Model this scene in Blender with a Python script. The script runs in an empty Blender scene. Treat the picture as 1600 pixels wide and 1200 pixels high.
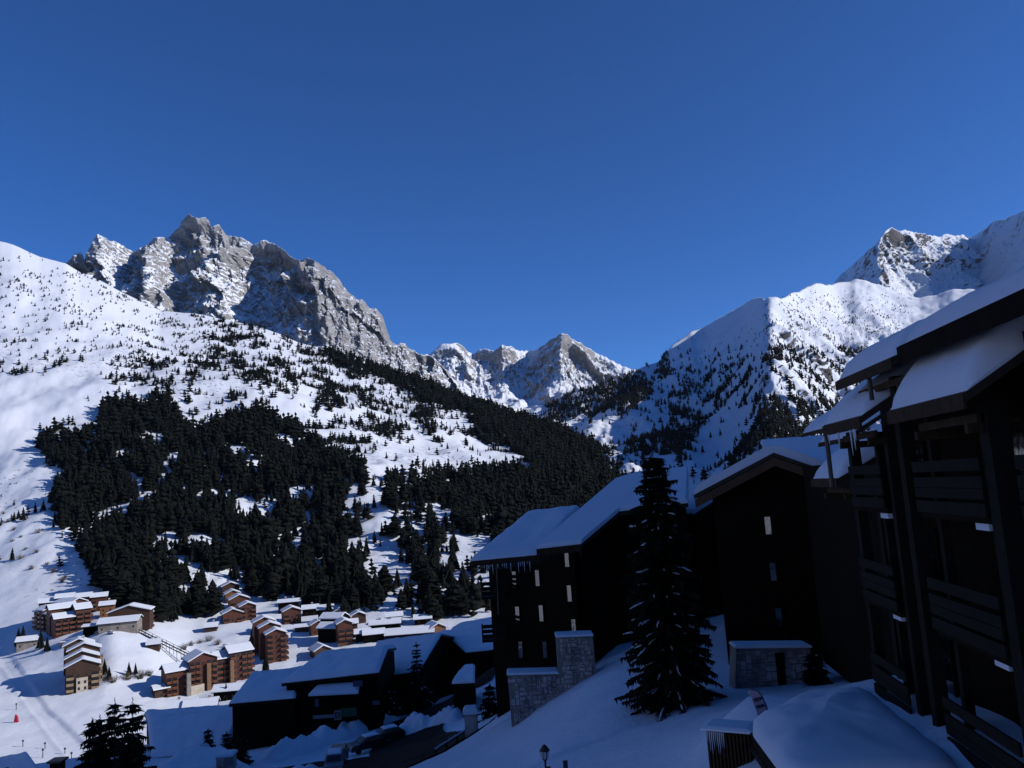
import bpy, bmesh, math, random
import numpy as np
from mathutils import Vector, Matrix

random.seed(7)
RNG = np.random.default_rng(11)
R = math.radians
SC = bpy.context.scene
COL = SC.collection

# ------------------------------------------------------------------ camera
F_PX, PITCH, ROLL = 1250.0, R(7.5), R(3.8)          # focal length in pixels of a 1600 wide frame
FW = np.array([0, math.cos(PITCH), math.sin(PITCH)])
UP0 = np.array([0, -math.sin(PITCH), math.cos(PITCH)])
RT0 = np.array([1.0, 0, 0])
RT = math.cos(ROLL) * RT0 - math.sin(ROLL) * UP0
UP = math.sin(ROLL) * RT0 + math.cos(ROLL) * UP0
cam_d = bpy.data.cameras.new('camera')
cam_d.sensor_width = 36.0
cam_d.lens = 36.0 * F_PX / 1600.0
cam_d.clip_start = 0.2
cam_d.clip_end = 60000
cam = bpy.data.objects.new('camera', cam_d)
COL.objects.link(cam)
m = Matrix.Identity(4)
for i in range(3):
    m[i][0], m[i][1], m[i][2] = RT[i], UP[i], -FW[i]
cam.matrix_world = m
SC.camera = cam

# ------------------------------------------------------------------ sky, sun, exposure
SUN_EL, SUN_AZ = R(27), R(10)                        # azimuth measured from +X towards the viewer
to_sun = Vector((math.cos(SUN_EL) * math.cos(SUN_AZ), -math.cos(SUN_EL) * math.sin(SUN_AZ), math.sin(SUN_EL)))
world = bpy.data.worlds.new('World')
SC.world = world
world.use_nodes = True
wn = world.node_tree
wn.nodes.clear()
w_out = wn.nodes.new('ShaderNodeOutputWorld')
w_bg = wn.nodes.new('ShaderNodeBackground')
w_sky = wn.nodes.new('ShaderNodeTexSky')
w_sky.sky_type = 'NISHITA'
w_sky.sun_disc = False
w_sky.sun_elevation = SUN_EL
w_sky.sun_rotation = R(90) + SUN_AZ
w_sky.altitude = 2500
w_sky.air_density = 0.75
w_sky.dust_density = 0.0
w_sky.ozone_density = 6.0
w_tint = wn.nodes.new('ShaderNodeMix')                # white balance of the photograph
w_tint.data_type = 'RGBA'
w_tint.blend_type = 'MULTIPLY'
w_tint.inputs[0].default_value = 1.0
w_tint.inputs[7].default_value = (0.46, 0.95, 1.42, 1.0)
wn.links.new(w_sky.outputs[0], w_tint.inputs[6])
wn.links.new(w_tint.outputs[2], w_bg.inputs['Color'])
w_bg.inputs['Strength'].default_value = 0.100
wn.links.new(w_bg.outputs[0], w_out.inputs['Surface'])

sun_d = bpy.data.lights.new('sun', 'SUN')
sun_d.energy = 4.5
sun_d.angle = R(0.5)
sun_d.color = (1.0, 0.965, 0.93)
sun = bpy.data.objects.new('sun', sun_d)
COL.objects.link(sun)
sun.rotation_mode = 'QUATERNION'
sun.rotation_quaternion = to_sun.to_track_quat('Z', 'Y')

SC.view_settings.view_transform = 'Standard'
SC.view_settings.look = 'None'
SC.view_settings.exposure = 0.0
SC.view_settings.gamma = 1.0
SC.view_settings.use_curve_mapping = False
SC.cycles.max_bounces = 5
SC.cycles.diffuse_bounces = 1
SC.cycles.sample_clamp_indirect = 0.23
SC.cycles.glossy_bounces = 3
SC.cycles.use_denoising = True

# ------------------------------------------------------------------ pixel <-> place
def ray(px, py):
    px = np.asarray(px, float); py = np.asarray(py, float)
    a = (px - 800) / F_PX; b = (600 - py) / F_PX
    d = FW + a[..., None] * RT + b[..., None] * UP
    return d
def P(px, py, Y):
    d = ray(px, py)
    return d * (np.asarray(Y, float) / d[..., 1])[..., None]
def V(px, py, Y):
    return Vector(P(px, py, Y).tolist())
def project(p):
    p = np.asarray(p, float)
    z = p @ FW
    return 800 + F_PX * (p @ RT) / z, 600 - F_PX * (p @ UP) / z

# ------------------------------------------------------------------ noise
_perm = np.random.default_rng(3).permutation(256)
_perm = np.concatenate([_perm, _perm, _perm])
_ga = np.random.default_rng(4).uniform(0, 2 * np.pi, 256)
_gx, _gy = np.cos(_ga), np.sin(_ga)
def pn(x, y, s=0):
    xi = np.floor(x).astype(int); yi = np.floor(y).astype(int)
    xf = x - xi; yf = y - yi
    u = xf * xf * xf * (xf * (xf * 6 - 15) + 10); v = yf * yf * yf * (yf * (yf * 6 - 15) + 10)
    def g(ix, iy, dx, dy):
        h = _perm[(_perm[(ix + s * 17) & 255] + iy) & 255]
        return _gx[h] * dx + _gy[h] * dy
    n00 = g(xi, yi, xf, yf); n10 = g(xi + 1, yi, xf - 1, yf)
    n01 = g(xi, yi + 1, xf, yf - 1); n11 = g(xi + 1, yi + 1, xf - 1, yf - 1)
    a = n00 + u * (n10 - n00); b = n01 + u * (n11 - n01)
    return (a + v * (b - a)) * 1.5
def fbm(x, y, o=5, s=0, g=0.5):
    t = 0; a = 1.0
    for k in range(o):
        t = t + a * pn(x * 2 ** k, y * 2 ** k, s + k); a *= g
    return t
def ridged(x, y, o=5, s=0, g=0.5):
    t = 0; a = 1.0; w = 1.0
    for k in range(o):
        n = 1 - np.abs(pn(x * 2 ** k, y * 2 ** k, s + k)) * 1.6
        n = n * n * w; w = np.clip(n * 1.3, 0, 1)
        t = t + a * n; a *= g
    return t
def sstep(x):
    x = np.clip(x, 0, 1); return x * x * (3 - 2 * x)

# ------------------------------------------------------------------ materials
MATS = {}
def nd(nt, t, **kw):
    n = nt.nodes.new(t)
    for k, v in kw.items():
        if k in n.inputs: n.inputs[k].default_value = v
        else: setattr(n, k, v)
    return n
def new_mat(name):
    M = bpy.data.materials.new(name); M.use_nodes = True
    nt = M.node_tree; b = nt.nodes['Principled BSDF']
    MATS[name] = M
    return M, nt, b
def mix_col(nt, fac, a, b):
    n = nt.nodes.new('ShaderNodeMix'); n.data_type = 'RGBA'
    for s, v in ((0, fac), (6, a), (7, b)):
        if hasattr(v, 'node'): nt.links.new(v, n.inputs[s])
        else: n.inputs[s].default_value = v if s == 0 else (*v, 1)
    return n.outputs[2]
def ramp(nt, fac, a, b):
    n = nt.nodes.new('ShaderNodeMapRange'); n.interpolation_type = 'SMOOTHSTEP'
    nt.links.new(fac, n.inputs['Value'])
    n.inputs['From Min'].default_value = a; n.inputs['From Max'].default_value = b
    return n.outputs[0]
def math_n(nt, op, a, b=0.0):
    n = nt.nodes.new('ShaderNodeMath'); n.operation = op
    for i, v in enumerate((a, b)):
        if hasattr(v, 'node'): nt.links.new(v, n.inputs[i])
        else: n.inputs[i].default_value = v
    return n.outputs[0]
def noise_n(nt, scale, detail=4, rough=0.55, vec=None):
    n = nt.nodes.new('ShaderNodeTexNoise')
    n.inputs['Scale'].default_value = scale; n.inputs['Detail'].default_value = detail
    n.inputs['Roughness'].default_value = rough
    if vec is not None: nt.links.new(vec, n.inputs['Vector'])
    return n.outputs[0]
def pos_n(nt, sc=(1, 1, 1), obj=False):
    if obj:
        g = nt.nodes.new('ShaderNodeTexCoord').outputs['Object']
    else:
        g = nt.nodes.new('ShaderNodeNewGeometry').outputs['Position']
    mp = nt.nodes.new('ShaderNodeMapping'); mp.inputs['Scale'].default_value = sc
    nt.links.new(g, mp.inputs['Vector'])
    return mp.outputs[0]
def bump_n(nt, b, h, strength, dist):
    n = nt.nodes.new('ShaderNodeBump'); n.inputs['Strength'].default_value = strength
    n.inputs['Distance'].default_value = dist
    nt.links.new(h, n.inputs['Height']); nt.links.new(n.outputs[0], b.inputs['Normal'])

def simple(name, ca, cb=None, scale=2.0, rough=0.7, bump=0.0, bdist=0.02, stretch=(1, 1, 1), spec=0.3, obj=True):
    M, nt, b = new_mat(name)
    b.inputs['Roughness'].default_value = rough
    b.inputs['Specular IOR Level'].default_value = spec
    if cb is None:
        cb = tuple(c * 0.7 for c in ca)
    v = pos_n(nt, stretch, obj)
    f = noise_n(nt, scale, 5, 0.6, v)
    f2 = ramp(nt, f, 0.35, 0.65)
    nt.links.new(mix_col(nt, f2, ca, cb), b.inputs['Base Color'])
    if bump:
        bump_n(nt, b, f, bump, bdist)
    return M

def snow_mat(name, bs=0.25, big=0.02, dist=0.25, col=(0.70, 0.73, 0.79)):
    M, nt, b = new_mat(name)
    b.inputs['Roughness'].default_value = 0.75
    b.inputs['Specular IOR Level'].default_value = 0.15
    v = pos_n(nt)
    f = noise_n(nt, big, 6, 0.6, v)
    c2 = tuple(c * 0.955 for c in col)
    nt.links.new(mix_col(nt, ramp(nt, f, 0.35, 0.7), col, c2), b.inputs['Base Color'])
    bump_n(nt, b, noise_n(nt, big * 12, 6, 0.65, v), bs, dist)
    return M

def mountain_mat(name, lo, hi, rock_a, rock_b, sc=1.0, bushes=0.0, snowcol=(0.70, 0.73, 0.79), strata=3.2):
    """snow that lies on the flatter faces, bare rock on the steep ones"""
    M, nt, b = new_mat(name)
    b.inputs['Roughness'].default_value = 0.85
    b.inputs['Specular IOR Level'].default_value = 0.1
    geo = nt.nodes.new('ShaderNodeNewGeometry')
    sep = nt.nodes.new('ShaderNodeSeparateXYZ'); nt.links.new(geo.outputs['Normal'], sep.inputs[0])
    v = pos_n(nt)
    vs = pos_n(nt, (1, 1, strata * 0.5))
    n1 = noise_n(nt, 0.012 * sc, 8, 0.62, vs)
    n2 = noise_n(nt, 0.05 * sc, 6, 0.6, vs)
    n0 = noise_n(nt, 0.0045 * sc, 3, 0.5, v)
    n3 = noise_n(nt, 0.16 * sc, 5, 0.7, vs)
    t = math_n(nt, 'ADD', sep.outputs[2], math_n(nt, 'MULTIPLY', math_n(nt, 'SUBTRACT', n1, 0.5), 0.55))
    t = math_n(nt, 'ADD', t, math_n(nt, 'MULTIPLY', math_n(nt, 'SUBTRACT', n2, 0.5), 0.55))
    t = math_n(nt, 'ADD', t, math_n(nt, 'MULTIPLY', math_n(nt, 'SUBTRACT', n3, 0.5), 0.38))
    t = math_n(nt, 'ADD', t, math_n(nt, 'MULTIPLY', math_n(nt, 'SUBTRACT', n0, 0.5), 0.95))
    at = nt.nodes.new('ShaderNodeAttribute'); at.attribute_name = 'bare'
    t = math_n(nt, 'SUBTRACT', t, at.outputs['Fac'])
    snow = ramp(nt, t, lo, hi)
    rk = noise_n(nt, 0.02 * sc, 8, 0.7, vs)
    rock = mix_col(nt, ramp(nt, rk, 0.35, 0.65), rock_a, rock_b)
    rk3 = noise_n(nt, 0.11 * sc, 6, 0.7, v)
    rock = mix_col(nt, math_n(nt, 'MULTIPLY', ramp(nt, rk3, 0.5, 0.72), 0.55), rock, tuple(c * 0.35 for c in rock_b))
    sn = mix_col(nt, ramp(nt, noise_n(nt, 0.004, 5, 0.6, v), 0.35, 0.7), snowcol, tuple(c * 0.94 for c in snowcol))
    colr = mix_col(nt, snow, rock, sn)
    if bushes:
        bz = noise_n(nt, 0.16, 5, 0.75, v)
        bm_ = noise_n(nt, 0.006, 3, 0.5, v)
        bb = math_n(nt, 'MULTIPLY', ramp(nt, bz, 0.56, 0.63), math_n(nt, 'MULTIPLY', ramp(nt, bm_, 0.45, 0.6), bushes))
        at2 = nt.nodes.new('ShaderNodeAttribute'); at2.attribute_name = 'scrub'
        bb = math_n(nt, 'MULTIPLY', bb, at2.outputs['Fac'])
        colr = mix_col(nt, bb, colr, (0.05, 0.042, 0.034))
    nt.links.new(colr, b.inputs['Base Color'])
    h = math_n(nt, 'ADD', noise_n(nt, 0.03 * sc, 10, 0.7, vs), math_n(nt, 'MULTIPLY', n2, 0.5))
    h = math_n(nt, 'MULTIPLY', h, math_n(nt, 'SUBTRACT', 1.0, math_n(nt, 'MULTIPLY', snow, 0.86)))
    bump_n(nt, b, h, 0.8, 10.0 / sc)
    return M
# ------------------------------------------------------------------ object helpers
def tag(o, label=None, cat=None, group=None, kind=None):
    if label: o['label'] = label
    if cat: o['category'] = cat
    if group: o['group'] = group
    if kind: o['kind'] = kind
    return o
def thing(name, label, cat, loc=(0, 0, 0), rz=0.0, group=None):
    o = bpy.data.objects.new(name, None); COL.objects.link(o)
    o.empty_display_size = 0.2
    o.location = loc; o.rotation_euler = (0, 0, rz)
    return tag(o, label, cat, group)
def link_mesh(name, me, parent=None, loc=None, rz=None):
    o = bpy.data.objects.new(name, me); COL.objects.link(o)
    if parent is not None: o.parent = parent
    if loc is not None: o.location = loc
    if rz is not None: o.rotation_euler = (0, 0, rz)
    return o
class MB:
    def __init__(s): s.v = []; s.f = []; s.mi = []
    def add(s, vs, fs, mi=0):
        k = len(s.v); s.v += [tuple(p) for p in vs]
        for f in fs: s.f.append([i + k for i in f]); s.mi.append(mi)
        return s
    def box(s, x0, x1, y0, y1, z0, z1, mi=0):
        vs = [(x0, y0, z0), (x1, y0, z0), (x1, y1, z0), (x0, y1, z0), (x0, y0, z1), (x1, y0, z1), (x1, y1, z1), (x0, y1, z1)]
        return s.add(vs, [(0, 3, 2, 1), (4, 5, 6, 7), (0, 1, 5, 4), (1, 2, 6, 5), (2, 3, 7, 6), (3, 0, 4, 7)], mi)
    def slab(s, quad, t, mi=0, t2=None):
        """quad (4 pts counter-clockwise seen from above) thickened downwards by t"""
        q = [Vector(p) for p in quad]
        lo = [p - Vector((0, 0, t)) for p in q]
        n = len(q)
        fs = [tuple(range(n)), tuple(range(2 * n - 1, n - 1, -1))]
        for i in range(n):
            j = (i + 1) % n
            fs.append((i, i + n, j + n, j))
        return s.add(q + lo, fs, mi)
    def prism(s, pts, axis, a, b, mi=0):
        """2d profile pts extruded along axis 'x' or 'y' from a to b"""
        n = len(pts)
        if axis == 'x': vs = [(a, p[0], p[1]) for p in pts] + [(b, p[0], p[1]) for p in pts]
        elif axis == 'y': vs = [(p[0], a, p[1]) for p in pts] + [(p[0], b, p[1]) for p in pts]
        else: vs = [(p[0], p[1], a) for p in pts] + [(p[0], p[1], b) for p in pts]
        fs = [tuple(range(n)), tuple(range(2 * n - 1, n - 1, -1))]
        for i in range(n):
            j = (i + 1) % n
            fs.append((i, i + n, j + n, j))
        return s.add(vs, fs, mi)
    def tube(s, p, q, r0, r1=None, n=6, mi=0):
        p = Vector(p); q = Vector(q); r1 = r0 if r1 is None else r1
        d = (q - p).normalized()
        a = d.orthogonal().normalized(); b = d.cross(a)
        vs = []
        for c, r in ((p, r0), (q, r1)):
            for i in range(n):
                t = 2 * math.pi * i / n
                vs.append(c + a * math.cos(t) * r + b * math.sin(t) * r)
        fs = [(i, (i + 1) % n, (i + 1) % n + n, i + n) for i in range(n)] + [tuple(range(n - 1, -1, -1)), tuple(range(n, 2 * n))]
        return s.add(vs, fs, mi)
    def mesh(s, name, mats, smooth=False, fix=True):
        me = bpy.data.meshes.new(name)
        me.from_pydata([tuple(map(float, p)) for p in s.v], [], s.f)
        for M in (mats if isinstance(mats, (list, tuple)) else [mats]): me.materials.append(M)
        me.polygons.foreach_set('material_index', s.mi)
        if smooth: me.polygons.foreach_set('use_smooth', [True] * len(s.f))
        if fix:
            bm = bmesh.new(); bm.from_mesh(me)
            bmesh.ops.recalc_face_normals(bm, faces=bm.faces)
            bm.to_mesh(me); bm.free()
        me.update()
        return me
    def build(s, name, mats, parent=None, loc=None, rz=None, smooth=False):
        return link_mesh(name, s.mesh(name, mats, smooth), parent, loc, rz)

def grid_mesh(name, vv, mats, smooth=True, attrs=None):
    """vv: (rows, cols, 3) array -> quad sheet"""
    nr, nc = vv.shape[:2]
    me = bpy.data.meshes.new(name)
    me.vertices.add(nr * nc)
    me.vertices.foreach_set('co', vv.reshape(-1).astype(np.float32))
    idx = np.arange(nr * nc).reshape(nr, nc)
    q = np.stack([idx[:-1, :-1], idx[:-1, 1:], idx[1:, 1:], idx[1:, :-1]], -1).reshape(-1, 4)
    me.loops.add(q.size); me.polygons.add(len(q))
    me.loops.foreach_set('vertex_index', q.reshape(-1).astype(np.int32))
    me.polygons.foreach_set('loop_start', (np.arange(len(q)) * 4).astype(np.int32))
    me.polygons.foreach_set('loop_total', np.full(len(q), 4, np.int32))
    me.polygons.foreach_set('use_smooth', np.full(len(q), smooth))
    for M in (mats if isinstance(mats, (list, tuple)) else [mats]): me.materials.append(M)
    me.update(calc_edges=True)
    for k, a in (attrs or {}).items():
        at = me.attributes.new(k, 'FLOAT', 'POINT')
        at.data.foreach_set('value', a.reshape(-1).astype(np.float32))
    return me

# ------------------------------------------------------------------ mountains: sheets laid out by column
def smooth1(a, n, axis):
    for _ in range(n):
        b = a.copy()
        sl = [slice(None)] * a.ndim
        def S(x): s2 = list(sl); s2[axis] = x; return tuple(s2)
        b[S(slice(1, -1))] = 0.25 * a[S(slice(0, -2))] + 0.5 * a[S(slice(1, -1))] + 0.25 * a[S(slice(2, None))]
        a = b
    return a
def columns_sheet(cols, sky, nu, nv, sky_w=0.35, sm_u=12, sm_v=6, back=None, px_rng=None, power=1.0):
    """cols {px: [(py, depth) from the foot to the crest]}; sky: skyline polyline or None.
    returns world grid (nv(+back), nu, 3), and the row parameter t"""
    xs = np.array(sorted(cols)); K = len(cols[xs[0]])
    ky = np.array([[cols[x][k][0] for x in xs] for k in range(K)], float)
    kd = np.array([[cols[x][k][1] for x in xs] for k in range(K)], float)
    lo, hi = px_rng or (xs[0], xs[-1])
    u = np.linspace(lo, hi, nu)
    gy = np.array([np.interp(u, xs, ky[k]) for k in range(K)])
    gd = np.array([np.interp(u, xs, kd[k]) for k in range(K)])
    gy = smooth1(gy, sm_u * 6, 1); gd = smooth1(gd, sm_u * 6, 1)
    t = np.linspace(0, 1, nv) ** power
    kk = t * (K - 1); i0 = np.minimum(kk.astype(int), K - 2); f = (kk - i0)[:, None]
    py = gy[i0] * (1 - f) + gy[i0 + 1] * f
    dd = gd[i0] * (1 - f) + gd[i0 + 1] * f
    py = smooth1(py, sm_v * 6, 0); dd = smooth1(dd, sm_v * 6, 0)
    if sky is not None:
        s = np.array(sky, float)
        sv = np.interp(u, s[:, 0], s[:, 1])
        dl = sv - py[-1]
        w = sstep((t - (1 - sky_w)) / sky_w)[:, None]
        py = py + dl[None] * w
    return u, t, np.broadcast_to(u, py.shape), py, dd
def add_back(W, steps):
    """rows behind the crest: (extra depth, drop) pairs so that the mountain has a far side"""
    rows = [W]
    c = W[-1]
    for dy, dz in steps:
        r = c.copy()
        dirn = c / np.linalg.norm(c[:, :2], axis=1)[:, None]
        r[:, 0] += dirn[:, 0] * dy; r[:, 1] += dirn[:, 1] * dy; r[:, 2] -= dz
        rows.append(r[None])
    return np.concatenate(rows, 0)
SHEETS = {}
def ground_at(px, py, names=None, first=True):
    best = None
    for n in (names or SHEETS):
        W, X, Yp = SHEETS[n]
        d = (X - px) ** 2 + (Yp - py) ** 2
        k = np.argsort(d, axis=None)[:6]
        k = k[d.reshape(-1)[k] < max(80, d.reshape(-1)[k[0]] * 1.5)]
        for q in k:
            p = W.reshape(-1, 3)[q]
            if best is None or p[1] < best[1]: best = p
    return Vector(best.tolist())
def z_at(x, y, name):
    W = SHEETS[name][0].reshape(-1, 3)
    d = (W[:, 0] - x) ** 2 + (W[:, 1] - y) ** 2
    k = np.argsort(d)[:4]
    w = 1 / (d[k] + 1e-3)
    return float((W[k, 2] * w).sum() / w.sum())
def in_poly(px, py, poly):
    px = np.asarray(px); py = np.asarray(py)
    r = np.zeros(px.shape, bool)
    n = len(poly)
    for i in range(n):
        x1, y1 = poly[i]; x2, y2 = poly[(i + 1) % n]
        c = ((y1 > py) != (y2 > py)) & (px < (x2 - x1) * (py - y1) / (y2 - y1 + 1e-9) + x1)
        r ^= c
    return r
# ================================================================== MATERIALS
snow_slope = mountain_mat('snow_slope', 0.30, 0.42, (0.20, 0.18, 0.16), (0.12, 0.11, 0.10), 2.0, bushes=0.9, strata=2.0)
rock_peak = mountain_mat('rock_peak', 0.36, 0.46, (0.33, 0.32, 0.315), (0.20, 0.197, 0.20), 1.0)
rock_far = mountain_mat('rock_far', 0.36, 0.48, (0.30, 0.29, 0.285), (0.19, 0.185, 0.185), 0.8)
rock_right = mountain_mat('rock_right', 0.22, 0.32, (0.13, 0.125, 0.125), (0.06, 0.058, 0.06), 1.0, bushes=0.9, strata=2.0)
snow_ground = snow_mat('snow_ground', 0.5, 0.10, 0.16)
snow_roof = snow_mat('snow_roof', 0.3, 0.3, 0.06)
bark = simple('bark', (0.05, 0.035, 0.025), (0.025, 0.018, 0.013), 6)
needles = simple('needles', (0.0065, 0.008, 0.006), (0.003, 0.0042, 0.0035), 0.25, rough=0.8, spec=0.1, obj=False)
needles_near = simple('needles_near', (0.006, 0.008, 0.006), (0.0035, 0.005, 0.004), 1.5, rough=0.8, spec=0.1)
twigs = simple('twigs', (0.12, 0.09, 0.065), (0.07, 0.055, 0.04), 1.0, rough=0.9, spec=0.1)

# ================================================================== LAND
base = MB()
base.add([(-30000, -30000, -160), (30000, -30000, -160), (30000, 30000, -160), (-30000, 30000, -160)], [(0, 1, 2, 3)])
tag(base.build('valley_ground', snow_ground), kind='structure')

def place(name, W, mat, attrs=None):
    o = link_mesh(name, grid_mesh(name, W, mat, attrs=attrs))
    tag(o, kind='structure')
    X, Yp = project(W)
    SHEETS[name] = (W, X, Yp)
    return o
BACK = [(150, 60), (500, 350), (1200, 900)]
def crags(W, amp, env, seed, sc=1.0):
    """broken rock relief: ribs, blocks and splinters pushed out of the face"""
    x, y, z = W[..., 0] / sc, W[..., 1] / sc, W[..., 2] / sc
    rib = ridged(x / 62 + z / 260, z / 420 + 2, 4, seed, 0.6)
    blk = np.abs(fbm(x / 30, z / 34 + y / 90, 4, seed + 11, 0.6))
    spl = fbm(x / 11, z / 14, 3, seed + 23, 0.6)
    d = (rib - 0.9) * 16 + blk * 13 + spl * 3.5
    W[..., 1] -= d * amp * env
    W[..., 2] += (fbm(x / 26, z / 26 + y / 40, 4, seed + 31, 0.6) * 7 + spl * 2.5) * amp * env
def jag(sky, amp, seed):
    r = random.Random(seed); out = []
    for (x0, y0), (x1, y1) in zip(sky[:-1], sky[1:]):
        n = max(1, int((x1 - x0) / 3.0))
        for k in range(n):
            f = k / n; out.append((x0 + (x1 - x0) * f, y0 + (y1 - y0) * f + (r.uniform(-1, 1) * amp if k else r.uniform(-.4, .4) * amp)))
    return out + [sky[-1]]
def pad(a, n):  # attribute rows for the far side
    return np.concatenate([a] + [a[-1:]] * n, 0)

# --- rocky peak on the left
SKY_PEAK = [(40, 430), (95, 416), (103, 409), (116, 397), (128, 395), (131, 407), (137, 394), (145, 375), (150, 366), (156, 367), (167, 373), (175, 377), (187, 380), (200, 389), (208, 394), (216, 389), (231, 380), (241, 371), (250, 370), (259, 372), (269, 362), (278, 355), (281, 347), (289, 336), (295, 334), (305, 339), (312, 339), (319, 338), (325, 345), (328, 355), (334, 351), (342, 351), (348, 359), (353, 367), (369, 370), (381, 373), (394, 383), (403, 378), (416, 375), (428, 380), (441, 389), (453, 401), (469, 408), (475, 405), (483, 403), (494, 409), (509, 419), (522, 427), (528, 434), (537, 448), (547, 459), (556, 466), (569, 470), (578, 481), (589, 484), (597, 491), (601, 503), (605, 516), (612, 533), (619, 539), (630, 536), (637, 542), (650, 550), (662, 555), (672, 555), (688, 569), (708, 597), (760, 640), (800, 660)]
u, t, X, Yp, D = columns_sheet({
    40: [(520, 3200), (480, 3300), (450, 3400), (430, 3500)],
    110: [(530, 3100), (480, 3250), (440, 3400), (398, 3500)],
    150: [(540, 2900), (490, 3050), (430, 3300), (370, 3480)],
    205: [(560, 3100), (500, 3320), (440, 3540), (390, 3700)],
    245: [(570, 2950), (500, 3120), (430, 3380), (372, 3620)],
    268: [(575, 3050), (500, 3330), (430, 3560), (365, 3720)],
    305: [(580, 2800), (500, 3080), (420, 3420), (338, 3640)],
    352: [(590, 2850), (510, 3120), (440, 3480), (367, 3720)],
    385: [(600, 2920), (520, 3230), (450, 3540), (376, 3760)],
    425: [(600, 2880), (520, 3180), (450, 3470), (380, 3720)],
    455: [(610, 2790), (530, 3060), (465, 3300), (402, 3540)],
    490: [(620, 2640), (540, 2830), (470, 3060), (406, 3300)],
    560: [(640, 2760), (570, 2940), (520, 3140), (468, 3340)],
    605: [(640, 2880), (590, 3060), (560, 3220), (516, 3400)],
    640: [(650, 2900), (610, 3090), (580, 3270), (545, 3460)],
    700: [(660, 2880), (630, 3090), (610, 3280), (588, 3470)],
    800: [(690, 2500), (680, 2650), (670, 2800), (660, 2950)]}, jag(SKY_PEAK, 1.7, 1), 820, 250, 0.3, sm_u=1, sm_v=3)
W = P(X, Yp, D)
tt = t[:, None]
env = np.sin(np.clip(tt, 0, 1) * np.pi * 0.5 + 0.25) * (1 - 0.93 * sstep((tt - 0.88) / 0.12))
wx, wy, wz = W[..., 0], W[..., 1], W[..., 2]
warp = fbm(wx / 300, wz / 300, 3, 5) * 0.6
rd = ridged(wx / 300 + warp * 0.6 + wz / 900, wz / 950 + 3, 6, 1, 0.56)
fine = ridged(wx / 85 + warp + wz / 300, wz / 130, 5, 9, 0.62)
disp = (rd - 0.9) * 95 * env + (fine - 0.9) * 26 * (0.12 + env)
ledge = fbm(wx / 600 + wz / 60 * 0.5, wz / 38, 4, 21)
disp = disp + fbm(wx / 420, wz / 260, 3, 71) * 55 * env
W[..., 1] -= disp
W[..., 0] -= disp * 0.25
W[..., 2] += ledge * 9 * env + fbm(wx / 40, wz / 40 + wy / 60, 4, 31) * 7 * (0.15 + env)
crags(W, 1.25, 0.18 + env, 50)
bare = 0.17 * sstep((X - 455) / 30) * sstep((660 - X) / 40) + 0.14 * sstep((X - 262) / 12) * sstep((335 - X) / 15) * sstep((430 - Yp) / 25) - 0.09 * sstep((X - 385) / 15) * sstep((462 - X) / 15) + 0.14 * sstep((tt - 0.8) / 0.2)
place('rocky_mountain', add_back(W, BACK), rock_peak, {'bare': pad(bare, 3), 'scrub': pad(bare * 0, 3)})

# --- far range closing the valley
SKY_FAR = [(600, 570), (640, 560), (672, 552), (681, 544), (689, 539), (705, 536), (716, 536), (725, 541), (731, 548), (739, 552), (750, 544), (759, 544), (772, 547), (784, 539), (797, 541), (809, 548), (822, 548), (837, 547), (853, 537), (866, 527), (877, 521), (886, 523), (894, 530), (906, 534), (916, 542), (934, 552), (956, 564), (975, 573), (1010, 585), (1060, 600)]
u, t, X, Yp, D = columns_sheet({
    600: [(670, 4000), (640, 4500), (600, 5200), (570, 6000)],
    705: [(670, 4000), (630, 4900), (590, 5500), (537, 6100)],
    740: [(670, 4100), (635, 5000), (595, 5800), (550, 6500)],
    785: [(670, 4000), (630, 4900), (590, 5600), (541, 6200)],
    825: [(672, 4200), (635, 5000), (600, 5900), (548, 6700)],
    877: [(672, 3900), (630, 4700), (580, 5200), (521, 5700)],
    930: [(665, 4100), (630, 4900), (595, 5600), (550, 6200)],
    975: [(660, 4200), (640, 4900), (610, 5500), (573, 6100)],
    1060: [(660, 4200), (640, 4900), (625, 5500), (600, 6000)]}, jag(SKY_FAR, 1.3, 2), 420, 160, 0.3, sm_u=1, sm_v=4)
W = P(X, Yp, D); tt = t[:, None]
env = sstep(tt / 0.5) * (1 - 0.92 * sstep((tt - 0.86) / 0.14))
wx, wy, wz = W[..., 0], W[..., 1], W[..., 2]
rd = ridged(wx / 420 + wz / 1200, wz / 900 + wy / 1500, 6, 3, 0.55)
W[..., 1] -= (rd - 0.9) * 150 * env
W[..., 2] += fbm(wx / 200, wy / 260, 6, 8, 0.6) * 34 * (0.1 + env)
crags(W, 1.8, 0.1 + env * sstep((tt - 0.35) / 0.3), 150, 1.7)
bare = 0.10 * sstep((tt - 0.5) / 0.35) - 0.30 * sstep((0.5 - tt) / 0.3)
place('far_mountain_range', add_back(W, BACK), rock_far, {'bare': pad(np.broadcast_to(bare, X.shape), 3), 'scrub': pad(X * 0, 3)})

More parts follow.
